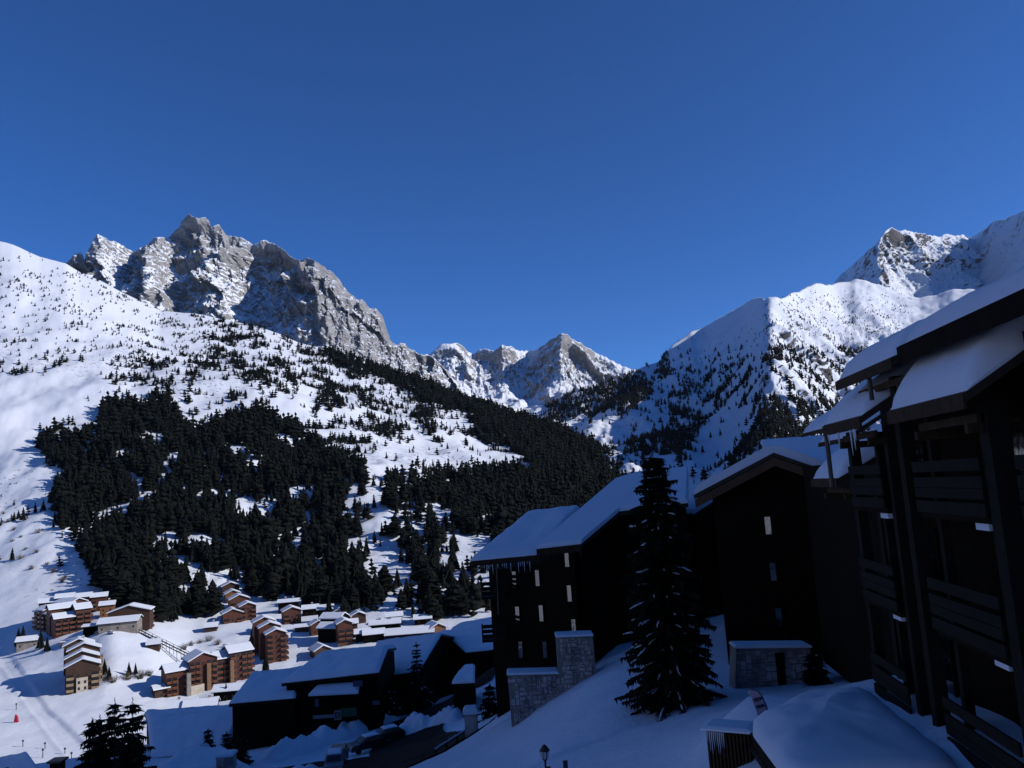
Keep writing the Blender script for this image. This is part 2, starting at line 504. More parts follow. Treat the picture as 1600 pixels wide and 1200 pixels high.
# --- mountains on the right
SKY_R = [(780, 665), (828, 648), (862, 625), (925, 606), (975, 588), (987, 577), (1012, 566), (1031, 562), (1037, 557), (1050, 543), (1069, 529), (1081, 521), (1100, 513), (1122, 503), (1147, 487), (1162, 478), (1175, 469), (1191, 463), (1219, 464), (1237, 458), (1253, 453), (1272, 445), (1287, 444), (1300, 445), (1325, 438), (1337, 435), (1365, 442), (1400, 455), (1437, 462), (1465, 460), (1490, 452), (1530, 455), (1700, 450), (1900, 440)]
u, t, X, Yp, D = columns_sheet({
    780: [(900, 1360), (770, 1700), (730, 1800), (700, 1900), (680, 2000), (665, 2150)],
    900: [(900, 1000), (775, 1250), (735, 1450), (690, 1700), (650, 1950), (616, 2200)],
    1000: [(900, 840), (780, 1050), (735, 1250), (690, 1500), (635, 1900), (570, 2350)],
    1100: [(900, 760), (780, 950), (730, 1150), (675, 1520), (605, 2000), (513, 2600)],
    1160: [(900, 640), (780, 800), (725, 960), (660, 1200), (580, 1640), (480, 2450)],
    1205: [(900, 560), (780, 700), (720, 820), (650, 980), (560, 1280), (463, 1980)],
    1260: [(900, 600), (780, 760), (720, 900), (650, 1120), (560, 1560), (450, 2450)],
    1320: [(900, 700), (780, 880), (720, 1150), (650, 1450), (560, 1950), (438, 2850)],
    1400: [(900, 800), (780, 1000), (720, 1200), (640, 1500), (560, 1950), (455, 2800)],
    1600: [(900, 720), (780, 900), (700, 1100), (620, 1400), (540, 1900), (455, 2600)],
    1900: [(900, 560), (780, 700), (680, 900), (600, 1200), (520, 1700), (440, 2400)]}, SKY_R, 480, 250, 0.22, sm_u=5, sm_v=5)
W = P(X, Yp, D); tt = t[:, None]
env = 0.25 + 0.75 * sstep(tt / 0.3) * (1 - 0.9 * sstep((tt - 0.85) / 0.15))
wx, wy, wz = W[..., 0], W[..., 1], W[..., 2]
W[..., 2] += (fbm(wx / 260, wy / 330, 6, 12, 0.5) * 30 + fbm(wx / 75, wy / 110, 5, 14, 0.55) * 10) * env
W[..., 1] -= (ridged(wx / 260, wz / 330, 4, 15) - 0.9) * 34 * env
crags(W, 0.42, env * sstep((X - 1150) / 60), 210, 1.0)
scrub = sstep((Yp - 540) / 60) * sstep((1290 - X) / 60)
place('right_mountain', add_back(W, BACK), rock_right, {'bare': pad(X * 0 - 0.10 + 0.17 * sstep((tt - 0.62) / 0.3) * sstep((X - 1170) / 30) + 0.05 * sstep((tt - 0.8) / 0.2), 3), 'scrub': pad(scrub, 3)})

SKY_RP = [(1240, 475), (1290, 452), (1302, 444), (1312, 430), (1325, 420), (1340, 406), (1352, 396), (1365, 385), (1375, 374), (1385, 361), (1394, 353), (1402, 359), (1420, 360), (1435, 364), (1450, 367), (1465, 370), (1477, 366), (1490, 368), (1505, 367), (1512, 373), (1560, 380), (1700, 400)]
u, t, X, Yp, D = columns_sheet({
    1240: [(560, 3500), (530, 3700), (500, 3900), (475, 4100)],
    1320: [(540, 3350), (500, 3600), (465, 3850), (424, 4150)],
    1372: [(530, 2900), (480, 3150), (430, 3420), (377, 3750)],
    1400: [(525, 2950), (470, 3300), (410, 3650), (356, 3900)],
    1450: [(520, 3100), (470, 3550), (415, 3950), (367, 4250)],
    1510: [(520, 3200), (470, 3650), (420, 4100), (371, 4500)],
    1700: [(520, 3200), (470, 3650), (430, 4100), (400, 4500)]}, jag(SKY_RP, 1.2, 3), 420, 190, 0.3, sm_u=2, sm_v=4)
W = P(X, Yp, D); tt = t[:, None]
env = (1 - 0.92 * sstep((tt - 0.86) / 0.14))
wx, wy, wz = W[..., 0], W[..., 1], W[..., 2]
W[..., 1] -= (ridged(wx / 330, wz / 420, 6, 4, 0.55) - 0.9) * 55 * env
W[..., 2] += fbm(wx / 120, wy / 160, 6, 6, 0.55) * 16 * (0.15 + env)
crags(W, 0.8, 0.15 + env * sstep((tt - 0.3) / 0.3), 90, 1.2)
bare = 0.16 * sstep((1400 - X) / 30) * sstep((X - 1325) / 15) * sstep((Yp - 372) / 20) + 0.16 * sstep((tt - 0.8) / 0.2) - 0.10
place('right_peak', add_back(W, BACK), rock_right, {'bare': pad(bare, 3), 'scrub': pad(X * 0, 3)})

SKY_RB = [(1470, 400), (1500, 380), (1510, 371), (1525, 366), (1537, 359), (1550, 347), (1557, 345), (1570, 342), (1582, 336), (1600, 329), (1650, 312), (1750, 280), (1900, 255), (2200, 230)]
u, t, X, Yp, D = columns_sheet({
    1470: [(540, 3900), (490, 4300), (440, 4700), (400, 5100)],
    1520: [(540, 3500), (480, 3850), (420, 4250), (368, 4600)],
    1600: [(540, 2900), (470, 3150), (400, 3450), (329, 3800)],
    1750: [(540, 2500), (450, 2700), (370, 2950), (280, 3300)],
    2200: [(540, 2300), (420, 2500), (330, 2800), (230, 3200)]}, jag(SKY_RB, 1.2, 4), 300, 130, 0.3, sm_u=3, sm_v=4)
W = P(X, Yp, D); tt = t[:, None]
env = (1 - 0.9 * sstep((tt - 0.85) / 0.15))
wx, wy, wz = W[..., 0], W[..., 1], W[..., 2]
W[..., 2] += fbm(wx / 150, wy / 180, 6, 26, 0.55) * 16 * (0.15 + env)
crags(W, 0.7, 0.15 + env * sstep((tt - 0.3) / 0.3), 290, 1.2)
place('right_back_peak', add_back(W, BACK), rock_right, {'bare': pad(X * 0 - 0.04 + 0.16 * sstep((tt - 0.6) / 0.4), 3), 'scrub': pad(X * 0, 3)})

# --- left slope with the valley floor at its foot
SKY_L = [(-700, 330), (-300, 350), (0, 377), (19, 382), (31, 387), (47, 395), (62, 402), (81, 407), (103, 412), (125, 425), (156, 437), (187, 454), (219, 469), (250, 484), (281, 488), (312, 491), (344, 499), (375, 505), (406, 511), (437, 521), (469, 535), (494, 541), (531, 553), (556, 558), (575, 568), (600, 576), (619, 584), (650, 592), (681, 604), (712, 618), (744, 627), (775, 637), (806, 648), (828, 654), (869, 664), (940, 698), (1000, 723), (1060, 760), (1120, 785), (1300, 800)]
cols_l = {
    -700: [(1400, 190), (1200, 300), (1080, 400), (1000, 500), (900, 640), (780, 820), (640, 1100), (500, 1450), (330, 1900)],
    -150: [(1400, 190), (1200, 290), (1080, 400), (1000, 520), (920, 640), (800, 800), (660, 1050), (520, 1420), (360, 1900)],
    0: [(1400, 190), (1200, 285), (1085, 395), (1010, 500), (930, 610), (820, 760), (690, 960), (540, 1350), (377, 1900)],
    100: [(1400, 190), (1200, 285), (1085, 390), (1000, 470), (940, 580), (840, 720), (700, 930), (560, 1300), (412, 1900)],
    170: [(1400, 190), (1200, 285), (1085, 385), (988, 450), (945, 560), (860, 700), (700, 930), (580, 1250), (445, 1900)],
    235: [(1400, 190), (1200, 285), (1085, 390), (995, 455), (950, 560), (860, 690), (710, 920), (590, 1250), (476, 1900)],
    300: [(1400, 190), (1200, 285), (1090, 390), (1010, 480), (955, 560), (860, 690), (720, 900), (600, 1250), (490, 1900)],
    400: [(1400, 190), (1200, 280), (1080, 385), (1010, 470), (955, 560), (860, 690), (730, 900), (610, 1250), (510, 1900)],
    500: [(1400, 185), (1200, 275), (1070, 385), (1005, 465), (955, 560), (860, 690), (750, 890), (640, 1250), (543, 1880)],
    600: [(1400, 180), (1200, 270), (1060, 385), (1000, 460), (955, 545), (860, 690), (740, 920), (670, 1250), (576, 1850)],
    700: [(1400, 180), (1200, 265), (1050, 390), (990, 470), (945, 560), (860, 700), (735, 1000), (690, 1250), (613, 1800)],
    800: [(1400, 175), (1200, 260), (1040, 390), (985, 470), (935, 570), (860, 710), (750, 1000), (710, 1250), (646, 1700)],
    900: [(1400, 170), (1200, 255), (1030, 390), (975, 470), (920, 580), (850, 720), (775, 980), (735, 1250), (680, 1580)],
    1000: [(1400, 170), (1200, 250), (1020, 390), (960, 480), (905, 600), (850, 720), (790, 960), (760, 1200), (723, 1450)],
    1120: [(1400, 165), (1200, 245), (1010, 390), (950, 480), (900, 590), (860, 720), (830, 900), (810, 1100), (790, 1300)],
    1300: [(1400, 160), (1200, 240), (1000, 390), (950, 470), (910, 570), (880, 680), (860, 800), (845, 950), (830, 1100)]}
u, t, X, Yp, D = columns_sheet(cols_l, SKY_L, 580, 310, 0.12, sm_u=3, sm_v=3)
W = P(X, Yp, D); tt = t[:, None]
wx, wy, wz = W[..., 0], W[..., 1], W[..., 2]
env = sstep((tt - 0.42) / 0.2) * (1 - 0.85 * sstep((tt - 0.93) / 0.07))
env_v = sstep((tt - 0.12) / 0.1) * sstep((0.5 - tt) / 0.1)
W[..., 2] += (fbm(wx / 240, wy / 300, 5, 40, 0.5) * 15 + fbm(wx / 50, wy / 70, 4, 44, 0.55) * 2.6) * env
W[..., 2] += (fbm(wx / 40, wy / 40, 4, 47, 0.5) * 1.0) * env_v
pist = np.interp(Yp, [1000, 1040, 1110, 1160, 1260], [5, 28, 76, 132, 260])
W[..., 2] -= 0.8 * sstep((pist - X) / 5 + 0.5) * sstep((Yp - 1000) / 40)
pl2 = np.interp(Yp, [1020, 1100, 1200, 1260], [-10, 40, 118, 170])
W[..., 2] += 0.35 * np.exp(-((X - pl2) / 3.0) ** 2) * sstep((Yp - 1010) / 40)
scrub = sstep((Yp - 500) / 60) * sstep((950 - Yp) / 30) * (1 - sstep((X - 20) / 60) * 0) * np.where((X < 150) & (Yp > 585) & (Yp < 700), 0.0, 1.0)
place('left_slope', add_back(W, BACK), snow_slope, {'bare': pad(X * 0 - 0.2, 3), 'scrub': pad(scrub, 3)})

# --- the valley flank to the left of and behind the viewer (what the window panes look at)
gx = np.linspace(-1700, -230, 70); gy = np.linspace(-1800, 330, 90)
gX, gY = np.meshgrid(gx, gy)
gZ = -96 + np.maximum(0, -gX - 330) * 0.52 + fbm(gX / 260, gY / 260, 5, 60) * 22 * sstep((-gX - 330) / 200) - 40 * sstep((gY - 200) / 130)
place('valley_flank', np.stack([gX, gY, gZ], -1)[::-1], snow_slope, {'bare': gX * 0 - 0.2, 'scrub': gX * 0 + 1})

# --- the hillside the hotel stands on
ctrl = []
def cp(px, py, Y): ctrl.append(P(px, py, Y).tolist())
for a in [(930, 1062, 52), (870, 1100, 53), (800, 1147, 54), (742, 1195, 46), (848, 1215, 38), (780, 1260, 36), (1000, 1135, 41), (940, 1130, 43), (1060, 1120, 40), (1130, 1085, 42), (1180, 1078, 43), (1260, 1066, 44), (1060, 1200, 30), (960, 1250, 30), (1240, 1085, 34), (1105, 1150, 31),
          (1400, 1122, 22.9), (1340, 1080, 27), (1500, 1203, 18.9), (1300, 1080, 34),
          (700, 1180, 72), (560, 1195, 80), (510, 1202, 80), (640, 1170, 88), (620, 1133, 106), (700, 1098, 118), (760, 1048, 116), (780, 1100, 96), (740, 1130, 86),
          (450, 1165, 104), (430, 1200, 90), (540, 1132, 122), (400, 1130, 130), (330, 1180, 110), (250, 1215, 85), (180, 1270, 55), (90, 1260, 62), (0, 1240, 66), (-120, 1240, 66), (300, 1160, 150), (100, 1205, 170), (0, 1215, 160), (-200, 1200, 160),
          (880, 1040, 70), (1000, 1000, 76), (1150, 960, 90)]:
    cp(*a)
ctrl += [[0, 4, -15], [20, 4, -11], [-25, 0, -22], [40, 20, -6], [45, 60, -8], [60, 100, -8], [-60, 0, -38], [-120, 20, -45], [-200, 40, -75], [-250, 120, -88],
         [30, 150, -30], [90, 170, -25], [-20, 190, -50], [60, 220, -55], [-90, 230, -72], [-190, 230, -86], [20, 270, -76], [120, 260, -55], [-120, 300, -95], [0, 330, -100], [140, 330, -95], [-250, 300, -100], [-250, -100, -80], [-60, -120, -60], [60, -120, -25], [200, -100, 0], [250, 100, 0], [300, 200, -30], [350, 320, -80]]
ctrl = np.array(ctrl)
def tps_fit(c, lam=0.5):
    n = len(c); xy = c[:, :2] / 50.0
    r2 = ((xy[:, None] - xy[None]) ** 2).sum(-1)
    K = 0.5 * r2 * np.log(r2 + 1e-12) + lam * 0.004 * np.eye(n)
    Q = np.concatenate([np.ones((n, 1)), xy], 1)
    A = np.block([[K, Q], [Q.T, np.zeros((3, 3))]])
    return np.linalg.solve(A, np.concatenate([c[:, 2], np.zeros(3)])), xy
tw, txy = tps_fit(ctrl)
def near_z(x, y):
    x = np.asarray(x, float); y = np.asarray(y, float)
    p = np.stack([x, y], -1).reshape(-1, 2) / 50.0
    z = np.zeros(len(p))
    for i in range(len(txy)):
        r2 = ((p - txy[i]) ** 2).sum(-1)
        z += tw[i] * 0.5 * r2 * np.log(r2 + 1e-12)
    z += tw[-3] + p @ tw[-2:]
    z = z.reshape(x.shape)
    x0 = 26 + 0.62 * np.maximum(0, y - 90)
    hill = 150 * sstep((x - x0) / 150) * (0.06 + 0.94 * sstep((262 - y) / 100))
    z = z + hill * sstep((330 - y) / 60)
    z = z + 0.8 * np.exp(-(((x - 7.6) / 1.5) ** 2 + ((y - 29.5) / 1.9) ** 2))
    n = fbm(x / 14, y / 14, 4, 70) * 0.35 + fbm(x / 2.6, y / 2.6, 4, 73) * 0.10
    edge = sstep((y - 235) / 85)
    return z + n - edge * 18
ax = np.unique(np.concatenate([np.arange(-260, 420, 5.0), np.arange(-70, 45, 0.8)]))
ay = np.unique(np.concatenate([np.arange(-160, 330, 5.0), np.arange(12, 130, 0.8)]))
gX, gY = np.meshgrid(ax, ay)
gZ = near_z(gX, gY)
place('near_hillside', np.stack([gX, gY, gZ], -1), snow_ground)
def gz(x, y): return float(near_z(np.array([x]), np.array([y]))[0])

def near_hit(px, py, y0=20.0, y1=200.0):
    """where the sight line through a pixel first meets the near hillside"""
    ys = np.linspace(y0, y1, 900)
    p = P(np.full(900, px), np.full(900, py), ys)
    under = np.nonzero(p[:, 2] < near_z(p[:, 0], p[:, 1]))[0]
    k = under[0] if len(under) else -1
    return Vector((p[k, 0], p[k, 1], gz(p[k, 0], p[k, 1])))
# ================================================================== TREES
def conifer_template(kind, tiers, sides, seed, detail=1):
    """unit tree: height 1, widest radius about 1 (scaled later); returns verts, tris"""
    r = random.Random(seed)
    vs, fs = [], []
    if kind == 'pine':            # rounded arolla pine: jagged lumps along a short stem
        lumps = 4 + 2 * detail
        for k in range(lumps):
            t = k / (lumps - 1)
            z = 0.16 + 0.74 * t
            rad = (0.62 + 0.38 * math.sin(math.pi * min(1, 0.25 + t * 0.8))) * (1 - 0.55 * t * t)
            cx, cy = r.uniform(-.3, .3) * (1 - t), r.uniform(-.3, .3) * (1 - t)
            b = len(vs)
            vs.append((cx, cy, z + 0.16))
            n = sides
            for i in range(n):
                a = 2 * math.pi * (i + r.uniform(-.3, .3)) / n
                q = rad * r.uniform(0.6, 1.1)
                vs.append((cx + math.cos(a) * q, cy + math.sin(a) * q, z + r.uniform(-.05, .05)))
            vs.append((cx, cy, z - 0.13))
            for i in range(n):
                j = (i + 1) % n
                fs.append((b, b + 1 + i, b + 1 + j)); fs.append((b + n + 1, b + 1 + j, b + 1 + i))
    else:                          # spruce: drooping ragged tiers
        for k in range(tiers):
            t = k / tiers
            z0 = 0.06 + 0.90 * t
            rad = (1 - t) ** 0.85 * r.uniform(0.9, 1.08) + 0.05
            top = min(1.0, z0 + 0.36 * (1 - t) + 0.10)
            b = len(vs)
            vs.append((r.uniform(-.03, .03), r.uniform(-.03, .03), top))
            n = sides
            ph = r.uniform(0, 6.28)
            for i in range(n):
                a = ph + 2 * math.pi * i / n
                q = rad * (r.uniform(0.85, 1.12) if i % 2 == 0 else r.uniform(0.45, 0.65))
                vs.append((math.cos(a) * q, math.sin(a) * q, z0 + (0.0 if i % 2 == 0 else 0.035) + r.uniform(-.012, .012)))
            for i in range(n):
                fs.append((b, b + 1 + i, b + 1 + (i + 1) % n))
    return np.array(vs), np.array(fs)
def crown_mesh(name, v, f, mats):
    me = bpy.data.meshes.new(name)
    me.from_pydata(v.tolist(), [], f.tolist())
    me.materials.append(mats)
    return me
# ---- where the photograph shows woods
F1 = [(55, 697), (75, 683), (85, 674), (117, 674), (122, 684), (150, 672), (158, 658), (150, 640), (170, 638), (197, 632), (230, 636), (243, 622), (265, 622), (270, 640), (282, 660), (284, 674), (325, 668), (350, 660), (375, 650), (392, 640), (425, 650), (460, 668), (492, 692), (535, 712), (560, 727), (575, 745), (590, 752), (560, 762), (530, 775), (520, 790), (535, 815), (545, 850), (560, 880), (585, 915), (605, 955), (560, 952), (470, 940), (430, 935), (395, 930), (345, 915), (325, 905), (318, 925), (312, 960), (300, 972), (270, 965), (215, 955), (175, 940), (150, 925), (138, 895), (125, 870), (100, 840), (82, 820), (88, 790), (80, 770), (95, 740), (75, 720)]
HOLES = [[(205, 675), (225, 668), (255, 692), (252, 712), (228, 714), (210, 695)], [(184, 706), (194, 704), (236, 780), (226, 800), (200, 765)], [(254, 866), (290, 868), (340, 912), (310, 914), (290, 904), (266, 912)], [(252, 738), (266, 738), (266, 764), (252, 764)], [(140, 735), (165, 735), (165, 750), (140, 750)], [(455, 755), (470, 755), (475, 790), (460, 790)]]
F3 = [(830, 742), (800, 735), (750, 737), (702, 740), (655, 738), (615, 747), (590, 754), (640, 777), (680, 792), (720, 802), (700, 832), (735, 837), (770, 850), (800, 870), (1110, 900), (1110, 790), (1060, 760), (1000, 722), (940, 696), (869, 662), (828, 651), (775, 635), (712, 616), (650, 590), (600, 574), (556, 556), (505, 548), (530, 572), (600, 594), (640, 614), (665, 632), (700, 638), (735, 652), (745, 667), (735, 690), (780, 702), (815, 714), (832, 728)]
F4 = [(622, 815), (665, 818), (692, 850), (705, 900), (695, 962), (655, 965), (640, 905), (628, 860)]
MEADOW = [(540, 714), (580, 702), (640, 692), (720, 692), (790, 707), (826, 726), (800, 734), (700, 736), (655, 732), (610, 742), (580, 750)]
R1 = [(848, 655), (862, 626), (925, 606), (1000, 585), (1014, 602), (1012, 628), (985, 642), (940, 650), (900, 657), (880, 662)]
R2 = [(975, 702), (1000, 682), (1060, 666), (1097, 660), (1102, 692), (1072, 706), (1000, 718)]
R3 = [(1178, 665), (1200, 628), (1260, 628), (1340, 640), (1340, 690), (1240, 705), (1200, 702)]
R4 = [(1150, 708), (1158, 690), (1180, 684), (1186, 706), (1160, 716)]
R5 = [(1192, 542), (1200, 532), (1216, 530), (1226, 545), (1205, 554)]
R6 = [(1050, 618), (1075, 612), (1082, 640), (1070, 652), (1050, 645)]
R7 = [(1030, 560), (1042, 552), (1046, 575), (1036, 590), (1028, 580)]

def sample_sheet(name, dens, n_try, rng):
    """random points on a sheet, kept with a probability that follows dens(px, py, pos) in trees per square metre"""
    W, X, Yp = SHEETS[name]
    a = W[:-4, :-1]; bx = W[:-4, 1:] - a; by = W[1:-3, :-1] - a
    area = np.linalg.norm(np.cross(bx, by), axis=-1)
    cx, cy = X[:-4, :-1], Yp[:-4, :-1]
    dn = dens(cx, cy, a)
    w = area * dn
    cnt = rng.poisson(w)
    i, j = np.nonzero(cnt)
    i = np.repeat(i, cnt[i, j] if False else cnt[cnt > 0]); j = np.repeat(j, cnt[cnt > 0])
    s = rng.random(len(i))[:, None]; q = rng.random(len(i))[:, None]
    return a[i, j] + bx[i, j] * s + by[i, j] * q
def dens_left(px, py, pos):
    x, y = pos[..., 0], pos[..., 1]
    px0, py0 = px, py
    px = px + fbm(x / 26, y / 34, 4, 85, 0.7) * 22; py = py + fbm(x / 26, y / 34, 4, 87, 0.7) * 18
    cl = fbm(x / 45, y / 60, 3, 80)
    gul = fbm(px / 60 + py / 90, py / 30, 3, 83)
    d = np.zeros(px.shape)
    # scattered trees over the upper slope
    scat = sstep((px - 120) / 220) * sstep((760 - px) / 60) * sstep((py - 478) / 40) * sstep((752 - py) / 10)
    d = np.where(scat > 0, scat * (0.0014 + 0.034 * sstep((cl + 0.45 * gul - 0.10) / 0.3)), d)
    up = sstep((360 - px) / 200) * sstep((py - 380) / 30) * sstep((640 - py) / 30)
    piste = (px < 165) & (py > 585) & (py < 705)
    d = np.maximum(d, np.where(piste, 0.00002, up * (0.0008 + 0.009 * sstep((cl + 0.5 * gul - 0.18) / 0.35))))
    d = np.where(in_poly(px, py, MEADOW), 0.00035, d)
    d = np.where(in_poly(px, py, F1), 0.042 * (0.12 + 1.0 * sstep((cl + 0.42) / 0.35)), d)
    d = np.where(in_poly(px, py, F3), 0.026 * (0.35 + 0.9 * sstep((cl + 0.42) / 0.35)), d)
    d = np.where(in_poly(px, py, F3) & (px > 770), 0.034, d)
    d = np.where(in_poly(px, py, F4), 0.022, d)
    low = (px > 530) & (px < 800) & (py > 755) & (py < 965) & ~in_poly(px, py, F1) & ~in_poly(px, py, F3) & ~in_poly(px, py, F4)
    d = np.where(low, 0.0014 + 0.015 * sstep((cl - 0.10) / 0.3), d)
    lowl = (px > -20) & (px < 150) & (py > 770) & (py < 905) & ~in_poly(px, py, F1)
    d = np.where(lowl, 0.0004 + 0.006 * sstep((cl - 0.3) / 0.3), d)
    d = np.where(py > 966, 0, d)
    for h in HOLES: d = np.where(in_poly(px, py, h), 0.0004, d)
    d = np.where((px < -20) | (px > 1115), 0.0, d)
    return d
def dens_right(px, py, pos):
    x, y = pos[..., 0], pos[..., 1]
    px = px + fbm(x / 30, y / 40, 3, 95) * 10; py = py + fbm(x / 30, y / 40, 3, 97) * 8
    cl = fbm(x / 60, y / 70, 3, 90)
    d = np.zeros(px.shape)
    sc = sstep((py - 545) / 60) * sstep((px - 1000) / 60) * sstep((760 - py) / 10)
    d = sc * (0.0010 + 0.009 * sstep((cl - 0.05) / 0.3))
    hi = sstep((px - 1185) / 20) * sstep((py - 452) / 30) * sstep((620 - py) / 40)
    d = np.maximum(d, hi * (0.0016 + 0.009 * sstep((cl - 0.0) / 0.35)))
    d = np.maximum(d, sstep((px - 850) / 10) * sstep((1230 - px) / 40) * sstep((py - 490) / 60) * 0.0005)
    for q in (R1, R2, R3, R4, R5, R6, R7): d = np.where(in_poly(px, py, q), 0.018, d)
    av = in_poly(px, py, [(1080, 700), (1105, 660), (1130, 640), (1175, 640), (1180, 680), (1150, 690), (1120, 740), (1060, 760)])
    d = np.where(av, 0.0002, d)
    return np.where((px < 840) | (px > 1420), 0, d)
rng = np.random.default_rng(5)
pl = sample_sheet('left_slope', dens_left, 0, rng)
pr = sample_sheet('right_mountain', dens_right, 0, rng)
px_l, py_l = project(pl)
dense = in_poly(px_l, py_l, F1) | in_poly(px_l, py_l, F3) | in_poly(px_l, py_l, F4) | ((py_l > 755) & (px_l > 150))
h_l = np.where(dense, rng.uniform(6, 17, len(pl)) + 9 * rng.random(len(pl)) ** 3, rng.uniform(4.0, 14.0, len(pl)) * (0.6 + 0.5 * rng.random(len(pl))))
h_l = np.where(~dense & (px_l < 330) & (py_l < 560), rng.uniform(3.5, 7.5, len(pl)), h_l)
h_r = rng.uniform(7, 16, len(pr)) * np.where(project(pr)[1] < 545, 0.42, 1.0)
pts = np.concatenate([pl, pr]); hts = np.concatenate([h_l, h_r])
src = np.concatenate([np.zeros(len(pl), int), np.ones(len(pr), int)])
dist = np.linalg.norm(pts, axis=1)
pxa, pya = project(pts)
pineish = np.where(src == 0, rng.random(len(pts)) < np.where(pya < 700, 0.75, 0.42), rng.random(len(pts)) < 0.4)
rad = hts * np.where(pineish, rng.uniform(.32, .52, len(pts)), rng.uniform(.18, .27, len(pts)))
# the 300 that show largest become trees of their own, the rest one mass
seen = (pxa > 0) & (pxa < 1600) & (pya < 1000) & ~((pxa > 735) & (pya > 800))
front = np.zeros(len(pts), bool)
bins = {}
for k in np.nonzero(seen)[0]:                       # visible if no other tree stands right in front of it
    key = (int(pxa[k] // 7), int(pya[k] // 9))
    if key not in bins or dist[k] < dist[bins[key]]: bins[key] = k
front[list(bins.values())] = True
score = hts / dist * np.where(front, 1.0, 0.2) * seen
solo = np.argsort(-score)[:286]
is_solo = np.zeros(len(pts), bool); is_solo[solo] = True
TEMPL = {True: [conifer_template('pine', 0, 6, s, 0) for s in range(8)], False: [conifer_template('spruce', 4 + s % 2, 8, s) for s in range(8)]}
def tree_mass(name, sel, label):
    V_, F_ = [], []; off = 0
    for pine in (True, False):
        for q in range(8):
            idx = np.nonzero(sel & (pineish == pine) & (np.arange(len(pts)) % 8 == q))[0]
            if not len(idx): continue
            tv, tf = TEMPL[pine][q]
            a = rng.uniform(0, 6.28, len(idx))
            ca, sa = np.cos(a)[:, None], np.sin(a)[:, None]
            x = (tv[:, 0] * ca - tv[:, 1] * sa) * rad[idx][:, None]
            y = (tv[:, 0] * sa + tv[:, 1] * ca) * rad[idx][:, None]
            z = tv[:, 2] * hts[idx][:, None] - 0.3
            vv = np.stack([x, y, z], -1) + pts[idx][:, None, :]
            V_.append(vv.reshape(-1, 3))
            ff = tf[None] + (np.arange(len(idx)) * len(tv))[:, None, None] + off
            F_.append(ff.reshape(-1, 3)); off += len(idx) * len(tv)
    vv = np.concatenate(V_); ff = np.concatenate(F_)
    me = bpy.data.meshes.new(name)
    me.vertices.add(len(vv)); me.vertices.foreach_set('co', vv.reshape(-1).astype(np.float32))
    me.loops.add(ff.size); me.polygons.add(len(ff))
    me.loops.foreach_set('vertex_index', ff.reshape(-1).astype(np.int32))
    me.polygons.foreach_set('loop_start', (np.arange(len(ff)) * 3).astype(np.int32))
    me.polygons.foreach_set('loop_total', np.full(len(ff), 3, np.int32))
    me.materials.append(needles); me.update(calc_edges=True)
    o = link_mesh(name, me); tag(o, label, 'forest', kind='stuff')
    print(name, len(ff), 'tris')
tree_mass('left_forest', ~is_solo & (src == 0), 'dark conifer woods covering the left valley side')
tree_mass('right_forest', ~is_solo & (src == 1), 'dark conifer woods scattered over the right mountain')
print('trees', len(pl), len(pr))
# ---- single trees
SOLO_MESH = {}
for pine in (True, False):
    for q in range(4):
        v, f = conifer_template('pine' if pine else 'spruce', 9, 14, 50 + q, 3)
        SOLO_MESH[(pine, q)] = crown_mesh('crown', v, f, needles)
trunk_me = MB().tube((0, 0, -0.04), (0, 0, 0.5), 0.035, 0.018, 6).mesh('trunk', bark)
WHERE = ['on the open snow of the upper left slope', 'at the edge of the big dark wood on the left slope', 'in the wooded ridge right of the meadow', 'on the snow above the valley chalets', 'on the left snow slope above the piste', 'inside the big dark wood on the left slope']
for n_, k in enumerate(solo):
    x, y, z = pts[k]
    X0, Y0 = pxa[k], pya[k]
    if in_poly(np.array([X0]), np.array([Y0]), F1)[0]: w = 5 if Y0 > 720 else 1
    elif in_poly(np.array([X0]), np.array([Y0]), F3)[0]: w = 2
    elif X0 > 530 and Y0 > 755: w = 3
    elif X0 < 160: w = 4
    else: w = 0
    pine = bool(pineish[k])
    lab = f"{'rounded' if pine else 'pointed'} dark conifer {WHERE[w]}"
    t_ = thing('conifer_tree', lab, 'tree', (x, y, z - 0.3), float(rng.uniform(0, 6.28)), group='conifers ' + WHERE[w])
    t_['group'] = ('rounded' if pine else 'pointed') + ' conifers ' + WHERE[w]
    c = link_mesh('crown', SOLO_MESH[(pine, int(k) % 4)], t_); c.scale = (rad[k], rad[k], hts[k])
    tr = link_mesh('trunk', trunk_me, t_); tr.scale = (hts[k] * 0.5, hts[k] * 0.5, hts[k])

# woods on the flank behind the viewer, seen only in window panes
Wf = SHEETS['valley_flank'][0].reshape(-1, 3)
kf = rng.integers(0, len(Wf), 2600)
keep = fbm(Wf[kf, 0] / 120, Wf[kf, 1] / 120, 3, 99) > 0.02
pts = Wf[kf][keep] + rng.uniform(-10, 10, (keep.sum(), 3)) * np.array([1, 1, 0]); hts = rng.uniform(10, 22, len(pts)); rad = hts * 0.22
pineish = rng.random(len(pts)) < 0.3
tree_mass('flank_forest', np.ones(len(pts), bool), 'dark woods on the valley flank behind the viewer')

